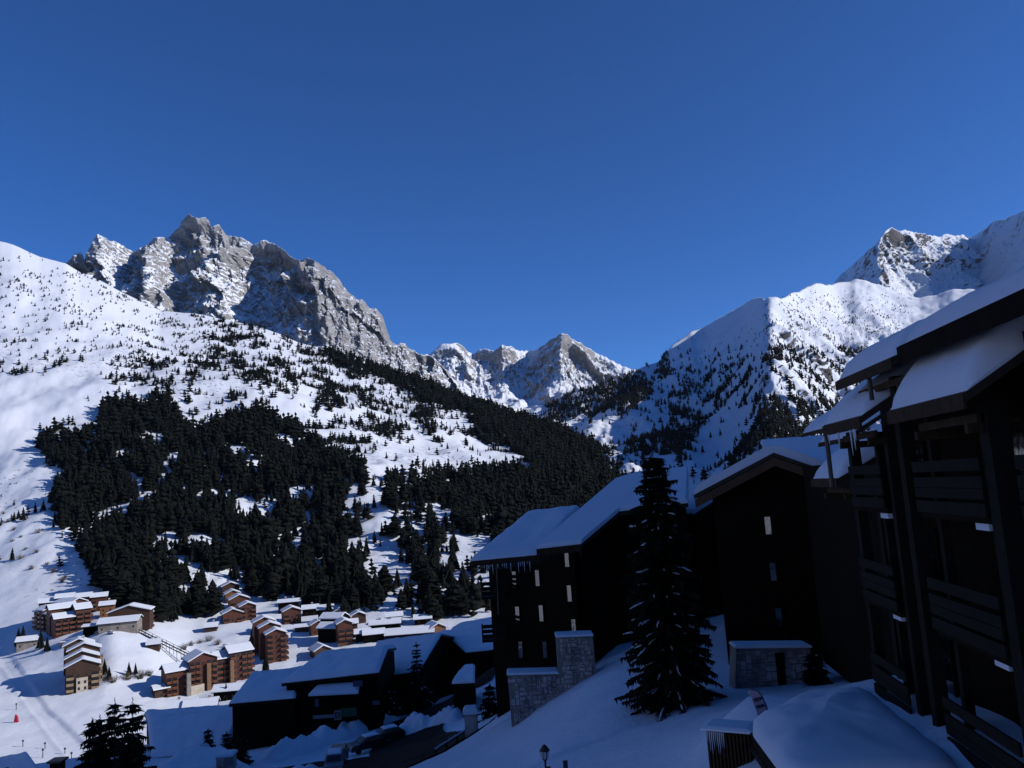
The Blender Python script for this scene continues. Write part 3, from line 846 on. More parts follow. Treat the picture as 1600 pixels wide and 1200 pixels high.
# ================================================================== BUILDINGS: shared pieces
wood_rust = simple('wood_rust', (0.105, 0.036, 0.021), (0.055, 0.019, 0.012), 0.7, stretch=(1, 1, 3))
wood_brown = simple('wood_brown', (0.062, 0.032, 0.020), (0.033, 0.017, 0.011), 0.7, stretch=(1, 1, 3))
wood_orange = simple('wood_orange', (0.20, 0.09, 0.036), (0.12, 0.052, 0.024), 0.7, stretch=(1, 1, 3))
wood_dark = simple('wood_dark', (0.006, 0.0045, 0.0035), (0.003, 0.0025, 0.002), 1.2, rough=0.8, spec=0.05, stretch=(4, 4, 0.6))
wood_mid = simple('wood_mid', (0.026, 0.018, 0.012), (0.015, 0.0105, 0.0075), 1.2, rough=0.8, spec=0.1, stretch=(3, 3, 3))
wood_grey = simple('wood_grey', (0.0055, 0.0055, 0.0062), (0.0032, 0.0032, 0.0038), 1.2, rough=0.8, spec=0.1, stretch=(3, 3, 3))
plaster = simple('plaster', (0.50, 0.44, 0.35), (0.38, 0.33, 0.26), 0.5)
plaster_grey = simple('plaster_grey', (0.26, 0.23, 0.20), (0.18, 0.16, 0.14), 0.5)
balcony_wood = simple('balcony_wood', (0.22, 0.125, 0.065), (0.13, 0.07, 0.04), 1.0, stretch=(1, 1, 4))
balcony_rust = simple('balcony_rust', (0.19, 0.072, 0.038), (0.09, 0.034, 0.02), 1.0, stretch=(1, 1, 4))
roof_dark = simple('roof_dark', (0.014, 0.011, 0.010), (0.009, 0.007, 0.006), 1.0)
stone_m = simple('stone', (0.34, 0.34, 0.36), (0.13, 0.13, 0.14), 0.9, bump=0.3, rough=0.9)
mortar = simple('mortar', (0.16, 0.16, 0.17), (0.11, 0.11, 0.12), 2.0, rough=0.95)
metal_dark = simple('metal_dark', (0.02, 0.02, 0.022), (0.012, 0.012, 0.014), 3.0, rough=0.5)
asphalt = simple('asphalt', (0.012, 0.012, 0.014), (0.006, 0.006, 0.007), 0.6, rough=0.8, spec=0.05, obj=False)
ice = simple('ice', (0.65, 0.70, 0.78), (0.5, 0.55, 0.65), 3.0, rough=0.2, spec=0.5)
white_paint = simple('white_paint', (0.75, 0.75, 0.74), (0.66, 0.66, 0.66), 2.0, rough=0.5)
M, nt, b = new_mat('window_glass')
b.inputs['Base Color'].default_value = (0.006, 0.007, 0.009, 1); b.inputs['Roughness'].default_value = 0.06
b.inputs['IOR'].default_value = 2.6; b.inputs['Specular IOR Level'].default_value = 0.5
gn = nt.nodes.new('ShaderNodeTexNoise'); gn.inputs['Scale'].default_value = 2.2; gn.inputs['Detail'].default_value = 2
bump_n(nt, b, gn.outputs[0], 0.25, 0.03)
b.inputs['IOR'].default_value = 2.1
glass = M
M, nt, b = new_mat('window_dark')
b.inputs['Base Color'].default_value = (0.010, 0.010, 0.012, 1); b.inputs['Roughness'].default_value = 0.25
glass_v = M

_WIN, _BAL = {}, {}
def window_me(w, h, frame, gl=None):
    k = (w, h, frame.name, (gl or glass_v).name)
    if k not in _WIN:
        m_ = MB(); t = 0.09
        m_.box(-w / 2, w / 2, -0.05, 0.03, -h / 2, -h / 2 + t); m_.box(-w / 2, w / 2, -0.05, 0.03, h / 2 - t, h / 2)
        m_.box(-w / 2, -w / 2 + t, -0.05, 0.03, -h / 2 + t, h / 2 - t); m_.box(w / 2 - t, w / 2, -0.05, 0.03, -h / 2 + t, h / 2 - t)
        p_ = MB(); p_.box(-w / 2 + t, w / 2 - t, -0.02, 0.02, -h / 2 + t, h / 2 - t)
        _WIN[k] = (m_.mesh('window', frame), p_.mesh('pane', gl or glass_v))
    return _WIN[k]
def window(T, loc, rz, w, h, frame, gl=None):
    f, p_ = window_me(w, h, frame, gl)
    o = link_mesh('window', f, T, loc, rz)
    link_mesh('pane', p_, o)
    return o
def balcony_me(w, wood, snow=True):
    k = (round(w, 1), wood.name)
    if k not in _BAL:
        m_ = MB()
        m_.box(-w / 2, w / 2, -1.3, 0, -0.12, 0.06)
        m_.box(-w / 2, w / 2, -1.3, -1.2, 0.16, 0.52); m_.box(-w / 2, w / 2, -1.3, -1.2, 0.62, 0.98)
        m_.box(-w / 2, -w / 2 + 0.1, -1.2, 0, 0.16, 0.98); m_.box(w / 2 - 0.1, w / 2, -1.2, 0, 0.16, 0.98)
        m_.box(-w / 2 - 0.03, w / 2 + 0.03, -1.34, -1.16, 0.99, 1.06, 0)
        m_.box(-w / 2 + 0.1, w / 2 - 0.1, -0.06, -0.02, 0.07, 2.35, 2)
        _BAL[k] = m_.mesh('balcony', [wood, snow_roof, glass_v])
    return _BAL[k]
FACES = {'front': (0, lambda s, w, d: (s, -d / 2)), 'right': (math.pi / 2, lambda s, w, d: (w / 2, s)), 'left': (-math.pi / 2, lambda s, w, d: (-w / 2, -s)), 'back': (math.pi, lambda s, w, d: (-s, d / 2))}
def block(T, cx, cy, z0, w, d, h, pitch=0.42, ridge='y', over=0.9, wall=None, faces=None, snow_t=0.5, frame=None, bal=None, gl=None, st=2.75, stone_h=0.0, chimney=None, foot=3.0):
    """one roofed volume inside a building; faces {'front': 'bwb'} lays out balconies and windows storey by storey"""
    hw, hd = w / 2, d / 2
    half = hw if ridge == 'y' else hd
    top = h + pitch * half
    prof = [(-half, -foot), (half, -foot), (half, h), (0, top), (-half, h)]
    ax = 'y' if ridge == 'y' else 'x'
    ln = hd if ridge == 'y' else hw
    loc = (cx, cy, z0)
    MB().prism(prof, ax, -ln, ln).build('wall', wall, T, loc)
    o = over; e = h - pitch * o
    lo, up = 0.03, 0.27
    rp = [(-half - o, e + lo), (0, top + lo), (half + o, e + lo), (half + o, e + up), (0, top + up), (-half - o, e + up)]
    rf = MB().prism(rp, ax, -ln - o, ln + o).build('roof', roof_dark, T, loc)
    a, b2 = up + 0.004, up + snow_t
    q = o - 0.06
    sp = [(-half - q, e + a + 0.01), (0, top + a), (half + q, e + a + 0.01), (half + q + 0.05, e + a + snow_t * 0.35), (half + q - 0.18, e + b2 + 0.06), (0.5, top + b2 - 0.16), (0, top + b2 - 0.10), (-0.5, top + b2 - 0.16), (-half - q + 0.18, e + b2 + 0.06), (-half - q - 0.05, e + a + snow_t * 0.35)]
    MB().prism(sp, ax, -ln - q, ln + q).build('snow_cap', snow_roof, T, loc)
    frame = frame or wall; bal = bal or balcony_wood
    if stone_h:
        MB().box(-hw - 0.06, hw + 0.06, -hd - 0.06, hd + 0.06, -foot, stone_h).build('base_course', plaster, T, loc)
    for f, pat in (faces or {}).items():
        rz, fn = FACES[f]
        L = w if f in ('front', 'back') else d
        n = len(pat); stw = L / n
        ns = max(1, int((h - 0.6) // st))
        for r_ in range(ns):
            zz = z0 + 0.4 + r_ * st
            for i, c in enumerate(pat):
                x, y = fn(-L / 2 + stw * (i + 0.5), w, d)
                if c == 'b':
                    link_mesh('balcony', balcony_me(stw * 0.86, bal), T, (cx + x, cy + y, zz), rz)
                elif c == 'w':
                    off = 0.04
                    nx, ny = math.sin(rz), -math.cos(rz)
                    window(T, (cx + x + nx * off, cy + y + ny * off, zz + 1.35), rz, 1.0, 1.25, frame, gl)
    if chimney:
        for (x, y) in chimney:
            c_ = MB().box(-0.45, 0.45, -0.45, 0.45, 0, 1.5).box(-0.55, 0.55, -0.55, 0.55, 1.5, 1.65)
            zc = top - pitch * abs(x if ridge == 'y' else y)
            ch = c_.build('chimney', plaster_grey, T, (cx + x, cy + y, z0 + zc))
            MB().box(-0.5, 0.5, -0.5, 0.5, 1.655, 1.95).build('snow', snow_roof, ch)

# ================================================================== THE VALLEY VILLAGE (sunlit)
def site(px, py): return ground_at(px, py, ['left_slope'])
def house(name, label, px, py, rz, blocks, group=None, cat='house', dz=0.0):
    g = site(px, py)
    T = thing(name, label, cat, (g.x, g.y, g.z + dz), R(rz), group)
    for b_ in blocks: block(T, *b_[0], **b_[1])
    return T
K = dict
house('apartment_building', 'stepped beige and brown apartment block with balconies beside the piste', 128, 1076, 28, [
    ((0, 4, 0, 14, 9, 11.5), K(wall=wood_brown, faces={'front': 'bwwb', 'right': 'bb'}, bal=simple('balcony_pale', (0.36, 0.27, 0.16), (0.26, 0.19, 0.11), 1.0), stone_h=0)),
    ((-0.5, 12, 2.5, 14, 8, 11.5), K(wall=wood_brown, faces={'right': 'bb', 'front': '....'}, bal=MATS['balcony_pale'])),
    ((0.5, 20, 5, 14, 8, 11.5), K(wall=wood_brown, faces={'right': 'bb', 'front': '.b..'}, bal=MATS['balcony_pale'])),
    ((-2, 28, 7, 13, 8, 11), K(wall=wood_brown, faces={'right': 'bb'}, bal=MATS['balcony_pale'], chimney=[(2, 0)]))], cat='apartment building')
_bt = [o for o in COL.objects if o.name.startswith('apartment_building')][0]
MB().box(-2.6, 2.2, -0.9, 0, -2, 6.2).build('stone_bay', plaster, _bt, (0, -0.55 + 0.02, 0))
for zz in (1.4, 4.2):
    for xx in (-1.5, 1.1): window(_bt, (xx, -1.49, zz), 0, 0.9, 1.3, wood_brown)
house('apartment_building', 'rust red apartment block with a blank end wall and a balcony tower', 108, 988, 40, [
    ((-2, 6, 0, 11, 11, 9.5), K(wall=wood_rust, ridge='x', faces={'front': 'bbb'}, bal=balcony_rust)),
    ((7.5, 5.5, 0, 8, 12, 13.5), K(wall=wood_rust, ridge='x', faces={'front': 'bb', 'right': 'bwb'}, bal=balcony_rust)),
    ((-1, 18, 2, 14, 11, 12), K(wall=wood_rust, ridge='x', faces={'left': 'ww'}))], cat='apartment building')
house('apartment_building', 'long shaded brown apartment row at the left end of the upper hamlet', 66, 984, -38, [
    ((-12, 6, 1, 8, 10, 10.5), K(wall=wood_brown, ridge='x', faces={'front': 'bb'}, bal=balcony_rust)),
    ((-3.5, 5, 0.5, 9, 10, 12), K(wall=wood_brown, ridge='x', faces={'front': 'bwb'}, bal=balcony_rust)),
    ((6, 5.5, 0, 10, 10, 10.5), K(wall=wood_brown, ridge='x', faces={'front': 'bwb'}, bal=balcony_rust)),
    ((-8, 17, 2, 12, 10, 13), K(wall=wood_rust, ridge='x', faces={'right': 'ww'})),
    ((4, 17, 2, 11, 10, 13.5), K(wall=wood_rust, ridge='x', faces={'right': 'ww'}))], cat='apartment building')
house('apartment_building', 'back row of red brown apartments with four white roofs below the wood', 118, 962, 22, [
    ((-17, 8, 0, 9, 9, 10.5), K(wall=wood_rust, ridge='x', faces={'front': 'wbw'})),
    ((-7, 7, 0.6, 10, 9, 12), K(wall=wood_rust, ridge='x', faces={'front': 'wbw'})),
    ((3, 7.5, 0.3, 10, 9, 11.5), K(wall=wood_rust, ridge='x', faces={'front': 'bwb'})),
    ((13, 6.5, 0, 9, 9, 11), K(wall=wood_rust, ridge='x', faces={'front': 'bwb', 'right': 'bb'}))], cat='apartment building')
house('chalet', 'small orange wooden block under a white roof at the forest foot', 167, 962, 22, [((0, 4, 0, 8, 8, 7.5), K(wall=wood_orange, ridge='x', faces={'front': 'ww', 'right': 'w'}, chimney=[(1, 0)]))])
house('lift_station', 'low grey lift station with a broad snow roof and canopy', 184, 984, 14, [
    ((0, 6, 0, 20, 13, 4.6), K(wall=plaster_grey, ridge='x', pitch=0.32, faces={'front': 'w.w.w'})),
    ((3, 18, 0.5, 22, 11, 8), K(wall=wood_brown, ridge='y', pitch=0.3)),
    ((-14, 9, 0, 10, 8, 3.2), K(wall=wood_dark, ridge='x', pitch=0.15))], cat='lift station')
house('apartment_building', 'narrow red tower block at the right end of the upper hamlet', 227, 980, 38, [((0, 5, 0, 9, 9, 9.0), K(wall=wood_rust, ridge='x', pitch=0.3, faces={'front': 'wb', 'right': 'bb'}, bal=balcony_rust))], cat='apartment building')
house('apartment_building', 'long brick red apartment complex with pale stone stair towers', 318, 1076, 36, [
    ((-12, 5.5, 0, 10, 11, 11), K(wall=wood_rust, ridge='x', pitch=0.45, faces={'front': 'bbwb'}, bal=balcony_rust)),
    ((-0.5, 4.5, 0, 13, 12, 14.5), K(wall=wood_rust, ridge='y', pitch=0.45, faces={'front': 'bbwbb'}, bal=balcony_rust)),
    ((9.0, 6, 0.5, 6, 11, 12.5), K(wall=wood_rust, ridge='x', pitch=0.45, faces={'front': 'bb'}, bal=balcony_rust)),
    ((17.5, 4.5, 0.8, 11, 12, 14.5), K(wall=wood_rust, ridge='x', pitch=0.4, faces={'front': 'bwbb', 'right': 'bb'}, bal=balcony_rust)),
    ((-19, 4, -0.5, 6, 7, 4.5), K(wall=wood_brown, ridge='x', pitch=0.35, faces={'front': 'w'}))], cat='apartment building')
_bt = [o for o in COL.objects if o.name.startswith('apartment_building') and 'brick red' in o['label']][0]
for xx, hh in ((-7.6, 9.5), (1.6, 12.5), (12.6, 12.0)):
    MB().box(-0.9, 0.9, -2.0, 0.3, -2, hh).build('stair_tower', balcony_wood if xx > 0 else plaster_grey, _bt, (xx, -1.2, 0))
MB().box(-3.2, 3.2, -1.4, 0, -2, 3.4).build('stone_base', plaster, _bt, (-3.8, -1.52, 0))
house('chalet', 'long low dark building under a snow roof in front of the brick complex', 362, 1090, 6, [((0, 4, 0, 17, 8, 4.2), K(wall=wood_dark, ridge='x', pitch=0.45, faces={'front': 'w.w.w'}))])
house('chalet', 'low white roofed chalet with a dark red wall left of its twin', 283, 1116, 10, [((0, 4, 0, 9.5, 8, 3.6), K(wall=wood_rust, ridge='x', pitch=0.55, faces={'front': 'ww'}, chimney=[(-2, 0)]))])
house('chalet', 'wide white roofed chalet with dark gable right of its twin', 312, 1117, 12, [((0, 4, 0, 13, 8, 3.8), K(wall=wood_dark, ridge='x', pitch=0.55, faces={'front': 'www'}, chimney=[(3.5, 0)]))])
house('shed', 'small flat white roof at the foot of the low chalets', 264, 1128, 8, [((0, 3, 0, 13, 6, 2.4), K(wall=wood_dark, ridge='x', pitch=0.15))], cat='shed')
for i, (x, y, w_, h_, wl, lab) in enumerate([
        (362, 972, 12, 6, wood_rust, 'lowest of the stepped red chalets left of the snow bank'),
        (386, 968, 10, 9, wood_rust, 'tall red chalet standing right of the stepped row'),
        (374, 952, 13, 8, wood_rust, 'broad gabled red chalet in the middle of the stepped row'),
        (364, 938, 10, 6, wood_orange, 'ochre chalet with narrow roof above the broad red one'),
        (358, 926, 12, 6, wood_brown, 'topmost brown chalet of the stepped row at the forest edge')]):
    house('chalet', lab, x, y, 26, [((0, 5, 0, w_, 11, h_), K(wall=wl, ridge='y', pitch=0.42, faces={'front': 'bwb'}, bal=balcony_rust))], group='stepped chalets at the forest edge')
house('apartment_building', 'tall narrow red tower with side balconies and three stepped roofs', 433, 1031, 24, [
    ((0, 4.5, 0, 10, 9, 14.5), K(wall=wood_rust, ridge='y', pitch=0.42, faces={'front': 'bwb', 'right': 'bb', 'left': 'ww'}, bal=balcony_rust)),
    ((-2, 13.5, 3, 11, 9, 14), K(wall=wood_rust, ridge='y', pitch=0.42, faces={'left': 'ww'})),
    ((-4, 22, 6, 11, 9, 13), K(wall=wood_rust, ridge='y', pitch=0.42))], cat='apartment building')
house('chalet', 'red brown chalet with a white gable roof below the dark wood', 456, 973, 24, [((0, 5, 0, 11, 10, 8), K(wall=wood_rust, ridge='y', faces={'front': 'bwb'}, bal=balcony_rust))])
house('chalet', 'white flat roofed chalet half hidden in the trees above the red gable', 450, 957, 10, [((0, 5, 2, 13, 9, 6), K(wall=wood_dark, ridge='x', pitch=0.3, chimney=[(3, 0), (-2, 0)]))])
house('apartment_building', 'rust coloured balcony tower above the shaded chalet roofs', 537, 1006, 20, [((0, 4.5, 0, 8, 10, 11.5), K(wall=wood_rust, ridge='y', pitch=0.45, faces={'front': 'bb', 'right': 'bb'}, bal=balcony_rust, stone_h=1.2))], cat='apartment building')
house('chalet', 'dark shaded chalet with tilted white roofs left of the rust tower', 510, 1003, -20, [
    ((0, 6, 0, 12, 9, 8), K(wall=wood_dark, ridge='x', pitch=0.5)), ((-3, 14, 2, 13, 9, 10), K(wall=wood_dark, ridge='x', pitch=0.5))])
house('chalet', 'white roofed chalet highest behind the rust tower at the wood', 516, 972, 8, [((-3, 5, 2, 9, 8, 7), K(wall=wood_dark, ridge='x', pitch=0.5)), ((5, 4, 0, 9, 8, 6), K(wall=wood_brown, ridge='y', faces={'front': 'ww'}))])
house('chalet', 'dark chalet with one white roof right of the rust tower', 582, 1003, 12, [((0, 5, 0, 11, 8, 4.5), K(wall=wood_dark, ridge='x', pitch=0.45)), ((-6, 8, 0, 8, 7, 5), K(wall=wood_dark, ridge='x', pitch=0.45))])
house('chalet', 'broad white roofed chalet with two chimneys near the lower wood', 603, 990, 6, [((0, 5, 0, 17, 11, 6), K(wall=wood_dark, ridge='x', pitch=0.35, chimney=[(-3, -1), (3, -1)]))])
house('hangar', 'large plain white snow roof between dark chalets in the valley', 640, 1000, 4, [((0, 8, 0, 26, 16, 4), K(wall=wood_dark, ridge='x', pitch=0.25))], cat='hangar')
house('chalet', 'small tan gabled chalet with bright roof at the shadow edge', 684, 994, 24, [((0, 5, 0, 9, 11, 5), K(wall=wood_orange, ridge='y', pitch=0.5, faces={'front': 'ww'}))])
house('chalet', 'small beige chalet between spruces left of the stepped apartment block', 44, 1010, 20, [((0, 4, 0, 11, 8, 4.5), K(wall=plaster_grey, ridge='x', pitch=0.45, faces={'front': 'w.w'}))])
house('chalet', 'little brown gabled chalet peeping over the long shaded roof', 506, 1026, 30, [((0, 5, 0, 9, 10, 4), K(wall=wood_brown, ridge='y', pitch=0.5, faces={'front': 'ww'}))])
house('hut', 'tiny orange hut on the snow below the upper hamlet', 99, 1008, 20, [((0, 1.5, 0, 4.5, 3, 2.2), K(wall=wood_orange, ridge='x', pitch=0.3, over=0.3, snow_t=0.3, faces={'front': 'w'}))], cat='hut')
house('chalet', 'chalet with flat snowy roof beside the lane above the tower', 478, 985, 8, [((0, 4, 0, 13, 7, 3), K(wall=wood_brown, ridge='x', pitch=0.3))])

for (x, y, rz_, w_, h_, rd_, wl_, lab_) in [
        (486, 960, 12, 10, 4.5, 'x', wood_dark, 'dark chalet with a white roof strip left of the upper twin roofs'),
        (548, 985, 15, 9, 4.5, 'x', wood_brown, 'brown chalet tucked behind the rust tower on its right'),
        (560, 972, 20, 9, 5, 'y', wood_brown, 'gabled brown chalet under the wood right of the rust tower'),
        (618, 975, 10, 10, 5, 'x', wood_dark, 'dark chalet with pale roof at the foot of the middle wood'),
        (498, 990, 24, 9, 6, 'y', wood_rust, 'reddish gabled chalet left of the dark shaded chalet'),
        (418, 985, 20, 9, 5, 'y', wood_rust, 'small reddish chalet above the roofs of the red tower'),
        (405, 990, 12, 8, 4, 'x', wood_brown, 'low brown chalet left above the red tower roofs'),
        (660, 975, 8, 10, 3.5, 'x', wood_dark, 'low dark chalet right above the large white hangar roof'),
        (240, 1012, 18, 6, 3, 'x', wood_brown, 'small brown cabin beside the inclined lift track'),
        (330, 985, 14, 7, 3, 'x', wood_brown, 'low cabin below the stepped chalets near the lane')]:
    house('chalet', lab_, x, y, rz_, [((0, 4, 0, w_, 8, h_), K(wall=wl_, ridge=rd_, pitch=0.45, faces={'front': 'ww'}, chimney=[(1.2, 0.4)]))])

# inclined lift down the snow bank
a0 = site(200, 982) + Vector((0, 0, 2.2)); a1 = site(332, 1046) + Vector((0, 0, 1.6))
T = thing('inclined_lift_track', 'inclined lift track on trestles running down the snow bank', 'lift track', a0)
dv = a1 - a0; sd = Vector((-dv.y, dv.x, 0)).normalized()
for s_ in (-1.3, 1.3):
    MB().tube(sd * s_, dv + sd * s_, 0.28, n=5).build('rail', metal_dark, T)
    MB().tube(sd * s_ + Vector((0, 0, 1.3)), dv + sd * s_ + Vector((0, 0, 1.3)), 0.10, n=4).build('handrail', metal_dark, T)
for k in range(12):
    c = dv * ((k + 0.5) / 12)
    MB().box(-1.6, 1.6, -0.2, 0.2, -0.35, -0.15).build('crossbeam', wood_mid, T, c, math.atan2(sd.y, sd.x))
    for s_ in (-1.3, 1.3):
        MB().tube(c + sd * s_ - Vector((0, 0, 5)), c + sd * s_ + Vector((0, 0, 1.3)), 0.13, n=5).build('post', wood_mid, T)
T = thing('gate_mast', 'pale pillar at the upper end of the inclined lift', 'pillar', site(198, 984))
MB().box(-0.8, 0.8, -0.8, 0.8, -1, 6).build('shaft', plaster, T)
MB().box(-1, 1, -1, 1, 6.004, 6.5).build('snow_cap', snow_roof, T)

# markers and posts on the piste
def marker(px, py, h, red, lab):
    g = site(px, py)
    T = thing('piste_marker', lab, 'piste marker', g, group='markers on the piste')
    red_m = MATS.get('marker_red') or simple('marker_red', (0.45, 0.03, 0.04), (0.35, 0.02, 0.03), 2.0, rough=0.5)
    MB().tube((0, 0, -0.3), (0, 0, h), 0.16, 0.12, 6).build('pole', metal_dark if not red else red_m, T)
    if red: MB().prism([(-0.9, 0), (0.9, 0), (0.55, 2.2), (-0.3, 3.2)], 'y', -0.45, 0.45).build('padding', red_m, T)
    else: MB().prism([(0.35 * math.cos(a), 0.35 * math.sin(a)) for a in np.linspace(0, 5.5, 8)], 'z', h - 0.4, h + 0.2).build('head', metal_dark, T)
for q in [(26, 1105, 2.6, 0, 'upper thin marker pole on the groomed piste'), (24, 1127, 2.4, 1, 'red padded post standing on the groomed piste'), (36, 1164, 2.3, 0, 'small dark marker left of the pair on the lower piste'), (69, 1168, 2.0, 0, 'faint thin pole above the tallest lower marker'), (68, 1180, 3.0, 0, 'tallest dark marker with a long shadow on the lower piste'), (99, 1176, 1.9, 0, 'short marker on the piste near the foreground spruces'), (111, 1182, 1.8, 0, 'rightmost short marker beside the foreground spruces')]:
    marker(*q)
# ================================================================== SHADED FOREGROUND
def ray_plane(px, py, p0, n):
    d = Vector(ray(px, py).tolist())
    return d * (p0.dot(n) / d.dot(n))
def rel(T, p): return Vector(p) - T.location
def frustum_slab(mb, quad, t, inset=0.18, lift=0.0):
    """snow lying on a roof plane: quad bottom, smaller top raised by t"""
    q = [Vector(p) + Vector((0, 0, lift)) for p in quad]
    c = sum(q, Vector()) / len(q)
    n = len(q)
    mid = [p + Vector((0, 0, t * 0.55)) for p in q]
    top = []
    for p in q:
        v = (c - p); v = v.normalized() * min(inset * 1.6, v.length * 0.3)
        top.append(p + v + Vector((0, 0, t)))
    fs = [tuple(range(n - 1, -1, -1)), tuple(range(2 * n, 3 * n))]
    for a, b_ in ((0, n), (n, 2 * n)):
        for i in range(n):
            j = (i + 1) % n
            fs.append((a + i, a + j, b_ + j, b_ + i))
    mb.add(q + mid + top, fs)
def soft_snow(T, name, quad, t, nu=36, nv=16, seed=0, round_=0.35, lift=0.006, mat=None):
    """snow load on a roof quad (eaves left, eaves right, ridge right, ridge left): rounded rim, slightly uneven top"""
    q = [np.array(list(p)) for p in quad]
    a = np.linspace(0, 1, nu); b = np.linspace(0, 1, nv)
    A, B = np.meshgrid(a, b)
    P_ = (q[0][None, None] * (1 - A)[..., None] + q[1][None, None] * A[..., None]) * (1 - B)[..., None] + (q[3][None, None] * (1 - A)[..., None] + q[2][None, None] * A[..., None]) * B[..., None]
    La = np.linalg.norm(q[1] - q[0]); Lb = np.linalg.norm(q[3] - q[0])
    d = np.minimum(np.minimum(A, 1 - A) * La, B * Lb)
    rim = np.sqrt(np.clip(1 - (1 - np.clip(d / round_, 0, 1)) ** 2, 0, 1))
    h = t * (0.25 + 0.75 * rim) + (fbm(P_[..., 0] / 1.9 + seed, P_[..., 1] / 1.9 + seed * 3.1, 4, 7) * 0.10 + fbm(P_[..., 0] / 7 + seed, P_[..., 1] / 7, 2, 9) * 0.10) * rim
    top = P_.copy(); top[..., 2] += lift + h
    bot = P_.copy(); bot[..., 2] += lift
    wob = fbm(A * La / 0.8 + seed, B * 0 + 3, 3, 11) * 0.10          # ragged lower edge
    top[0, :, 1] += wob[0]; 
    o = link_mesh(name, grid_mesh(name, top, mat or snow_roof), T)
    rm = MB()
    for s1, s2 in ((top[0], bot[0]), (bot[-1], top[-1]), (bot[:, 0], top[:, 0]), (top[:, -1], bot[:, -1])):
        for i in range(len(s1) - 1): rm.add([s1[i], s1[i + 1], s2[i + 1], s2[i]], [(0, 1, 2, 3)])
    rm.build('snow_rim', mat or snow_roof, o)
    return o
def house_px(name, label, eL, eR, rR, rL, ground, over=0.10, wall=None, snow_t=0.5, cat='chalet', back=True, windows=(), fascia=None, group=None):
    """gabled house laid out from the eaves (left, right) and ridge (right, left) it shows"""
    E0, E1, R1_, R0 = V(*eL), V(*eR), V(*rR), V(*rL)
    B0 = Vector((2 * R0.x - E0.x, 2 * R0.y - E0.y, E0.z)); B1 = Vector((2 * R1_.x - E1.x, 2 * R1_.y - E1.y, E1.z))
    c = (E0 + E1 + B0 + B1) / 4
    T = thing(name, label, cat, (c.x, c.y, ground), 0, group)
    r = lambda p: rel(T, p)
    # roof boards
    m_ = MB(); m_.slab([r(E0), r(E1), r(R1_), r(R0)], 0.3)
    m_.build('roof', roof_dark, T)
    m2 = MB(); m2.slab([r(B1), r(B0), r(R0), r(R1_)], 0.3); m2.build('roof', roof_dark, T)
    soft_snow(T, 'snow_cap', [r(E0), r(E1), r(R1_), r(R0)], snow_t, seed=eL[0] * 0.37)
    soft_snow(T, 'snow_cap', [r(B1), r(B0), r(R0), r(R1_)], snow_t, seed=eR[0] * 0.53)
    # walls under it
    def sh(p): q = p.lerp(c, over); return Vector((q.x, q.y, p.z - 0.34 + (0.34 * over * 2)))
    e0, e1, b0, b1 = sh(E0), sh(E1), sh(B0), sh(B1)
    g0 = R0.lerp(Vector((c.x, c.y, R0.z)), over) - Vector((0, 0, 0.34)); g1 = R1_.lerp(Vector((c.x, c.y, R1_.z)), over) - Vector((0, 0, 0.34))
    top = [r(e0), r(e1), r(b1), r(b0)]
    bot = [Vector((p.x, p.y, -2.5)) for p in top]
    mw = MB()
    mw.add(bot + top + [r(g0), r(g1)], [(0, 1, 5, 4), (2, 3, 7, 6), (1, 2, 6, 9, 5), (3, 0, 4, 8, 7), (4, 5, 9, 8), (7, 8, 9, 6), (0, 3, 2, 1)])
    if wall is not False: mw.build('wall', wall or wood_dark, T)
    # bargeboards and eaves board
    f = MB()
    f.slab([r(E0) + Vector((0, -0.05, -0.02)), r(E1) + Vector((0, -0.05, -0.02)), r(E1) + Vector((0, 0.0, -0.02)), r(E0) + Vector((0, 0.0, -0.02))], 0.36)
    f.build('eaves_board', fascia or wood_grey, T)
    for (w0, px, py, ww, hh) in windows:
        pass
    return T, dict(E0=E0, E1=E1, R0=R0, R1=R1_, e0=e0, e1=e1, b0=b0, b1=b1)
def wall_windows(T, p, q, spots, w, h, frame, gl, trz=0.0):
    """windows at pixel spots on the vertical wall through p and q"""
    n = Vector((q.y - p.y, p.x - q.x, 0)).normalized()
    if n.y > 0: n = -n
    rz = math.atan2(n.x, -n.y)
    for (x, y) in spots:
        c = ray_plane(x, y, p, n) + n * 0.06
        lc = Matrix.Rotation(-trz, 3, 'Z') @ rel(T, c)
        window(T, lc, rz - trz, w, h, frame, gl)
def icicles(T, a, b_, n, lo, hi, seed=1):
    r = random.Random(seed)
    for i in range(n):
        p = a.lerp(b_, r.random()); L = r.uniform(lo, hi)
        MB().tube(p, p - Vector((0, 0, L)), 0.035, 0.004, 5).build('icicle', ice, T)

# ---- the house with two stepped roofs left of the big spruce
GC = -15.5
T, q = house_px('apartment_house', 'dark timber house with stepped snow roofs left of the big spruce', (735, 877, 60), (842, 867, 60), (905, 795, 68), (822, 806, 68), GC, wall=False, cat='house', snow_t=0.35, fascia=wood_mid)
HC = T
p0, p1 = V(770, 1000, 63.2), V(906, 1000, 60.6)
mw = MB(); L0, L1 = rel(T, p0), rel(T, p1)
mw.add([(L0.x, L0.y, -2), (L1.x, L1.y, -2), (L1.x + 1, L1.y + 11, -2), (L0.x + 1, L0.y + 11, -2), (L0.x, L0.y, 9.4), (L1.x, L1.y, 10.1), (L1.x + 1, L1.y + 11, 11.4), (L0.x + 1, L0.y + 11, 11.0)], [(0, 1, 5, 4), (1, 2, 6, 5), (2, 3, 7, 6), (3, 0, 4, 7), (4, 5, 6, 7), (0, 3, 2, 1)])
mw.build('wall', wood_dark, T)
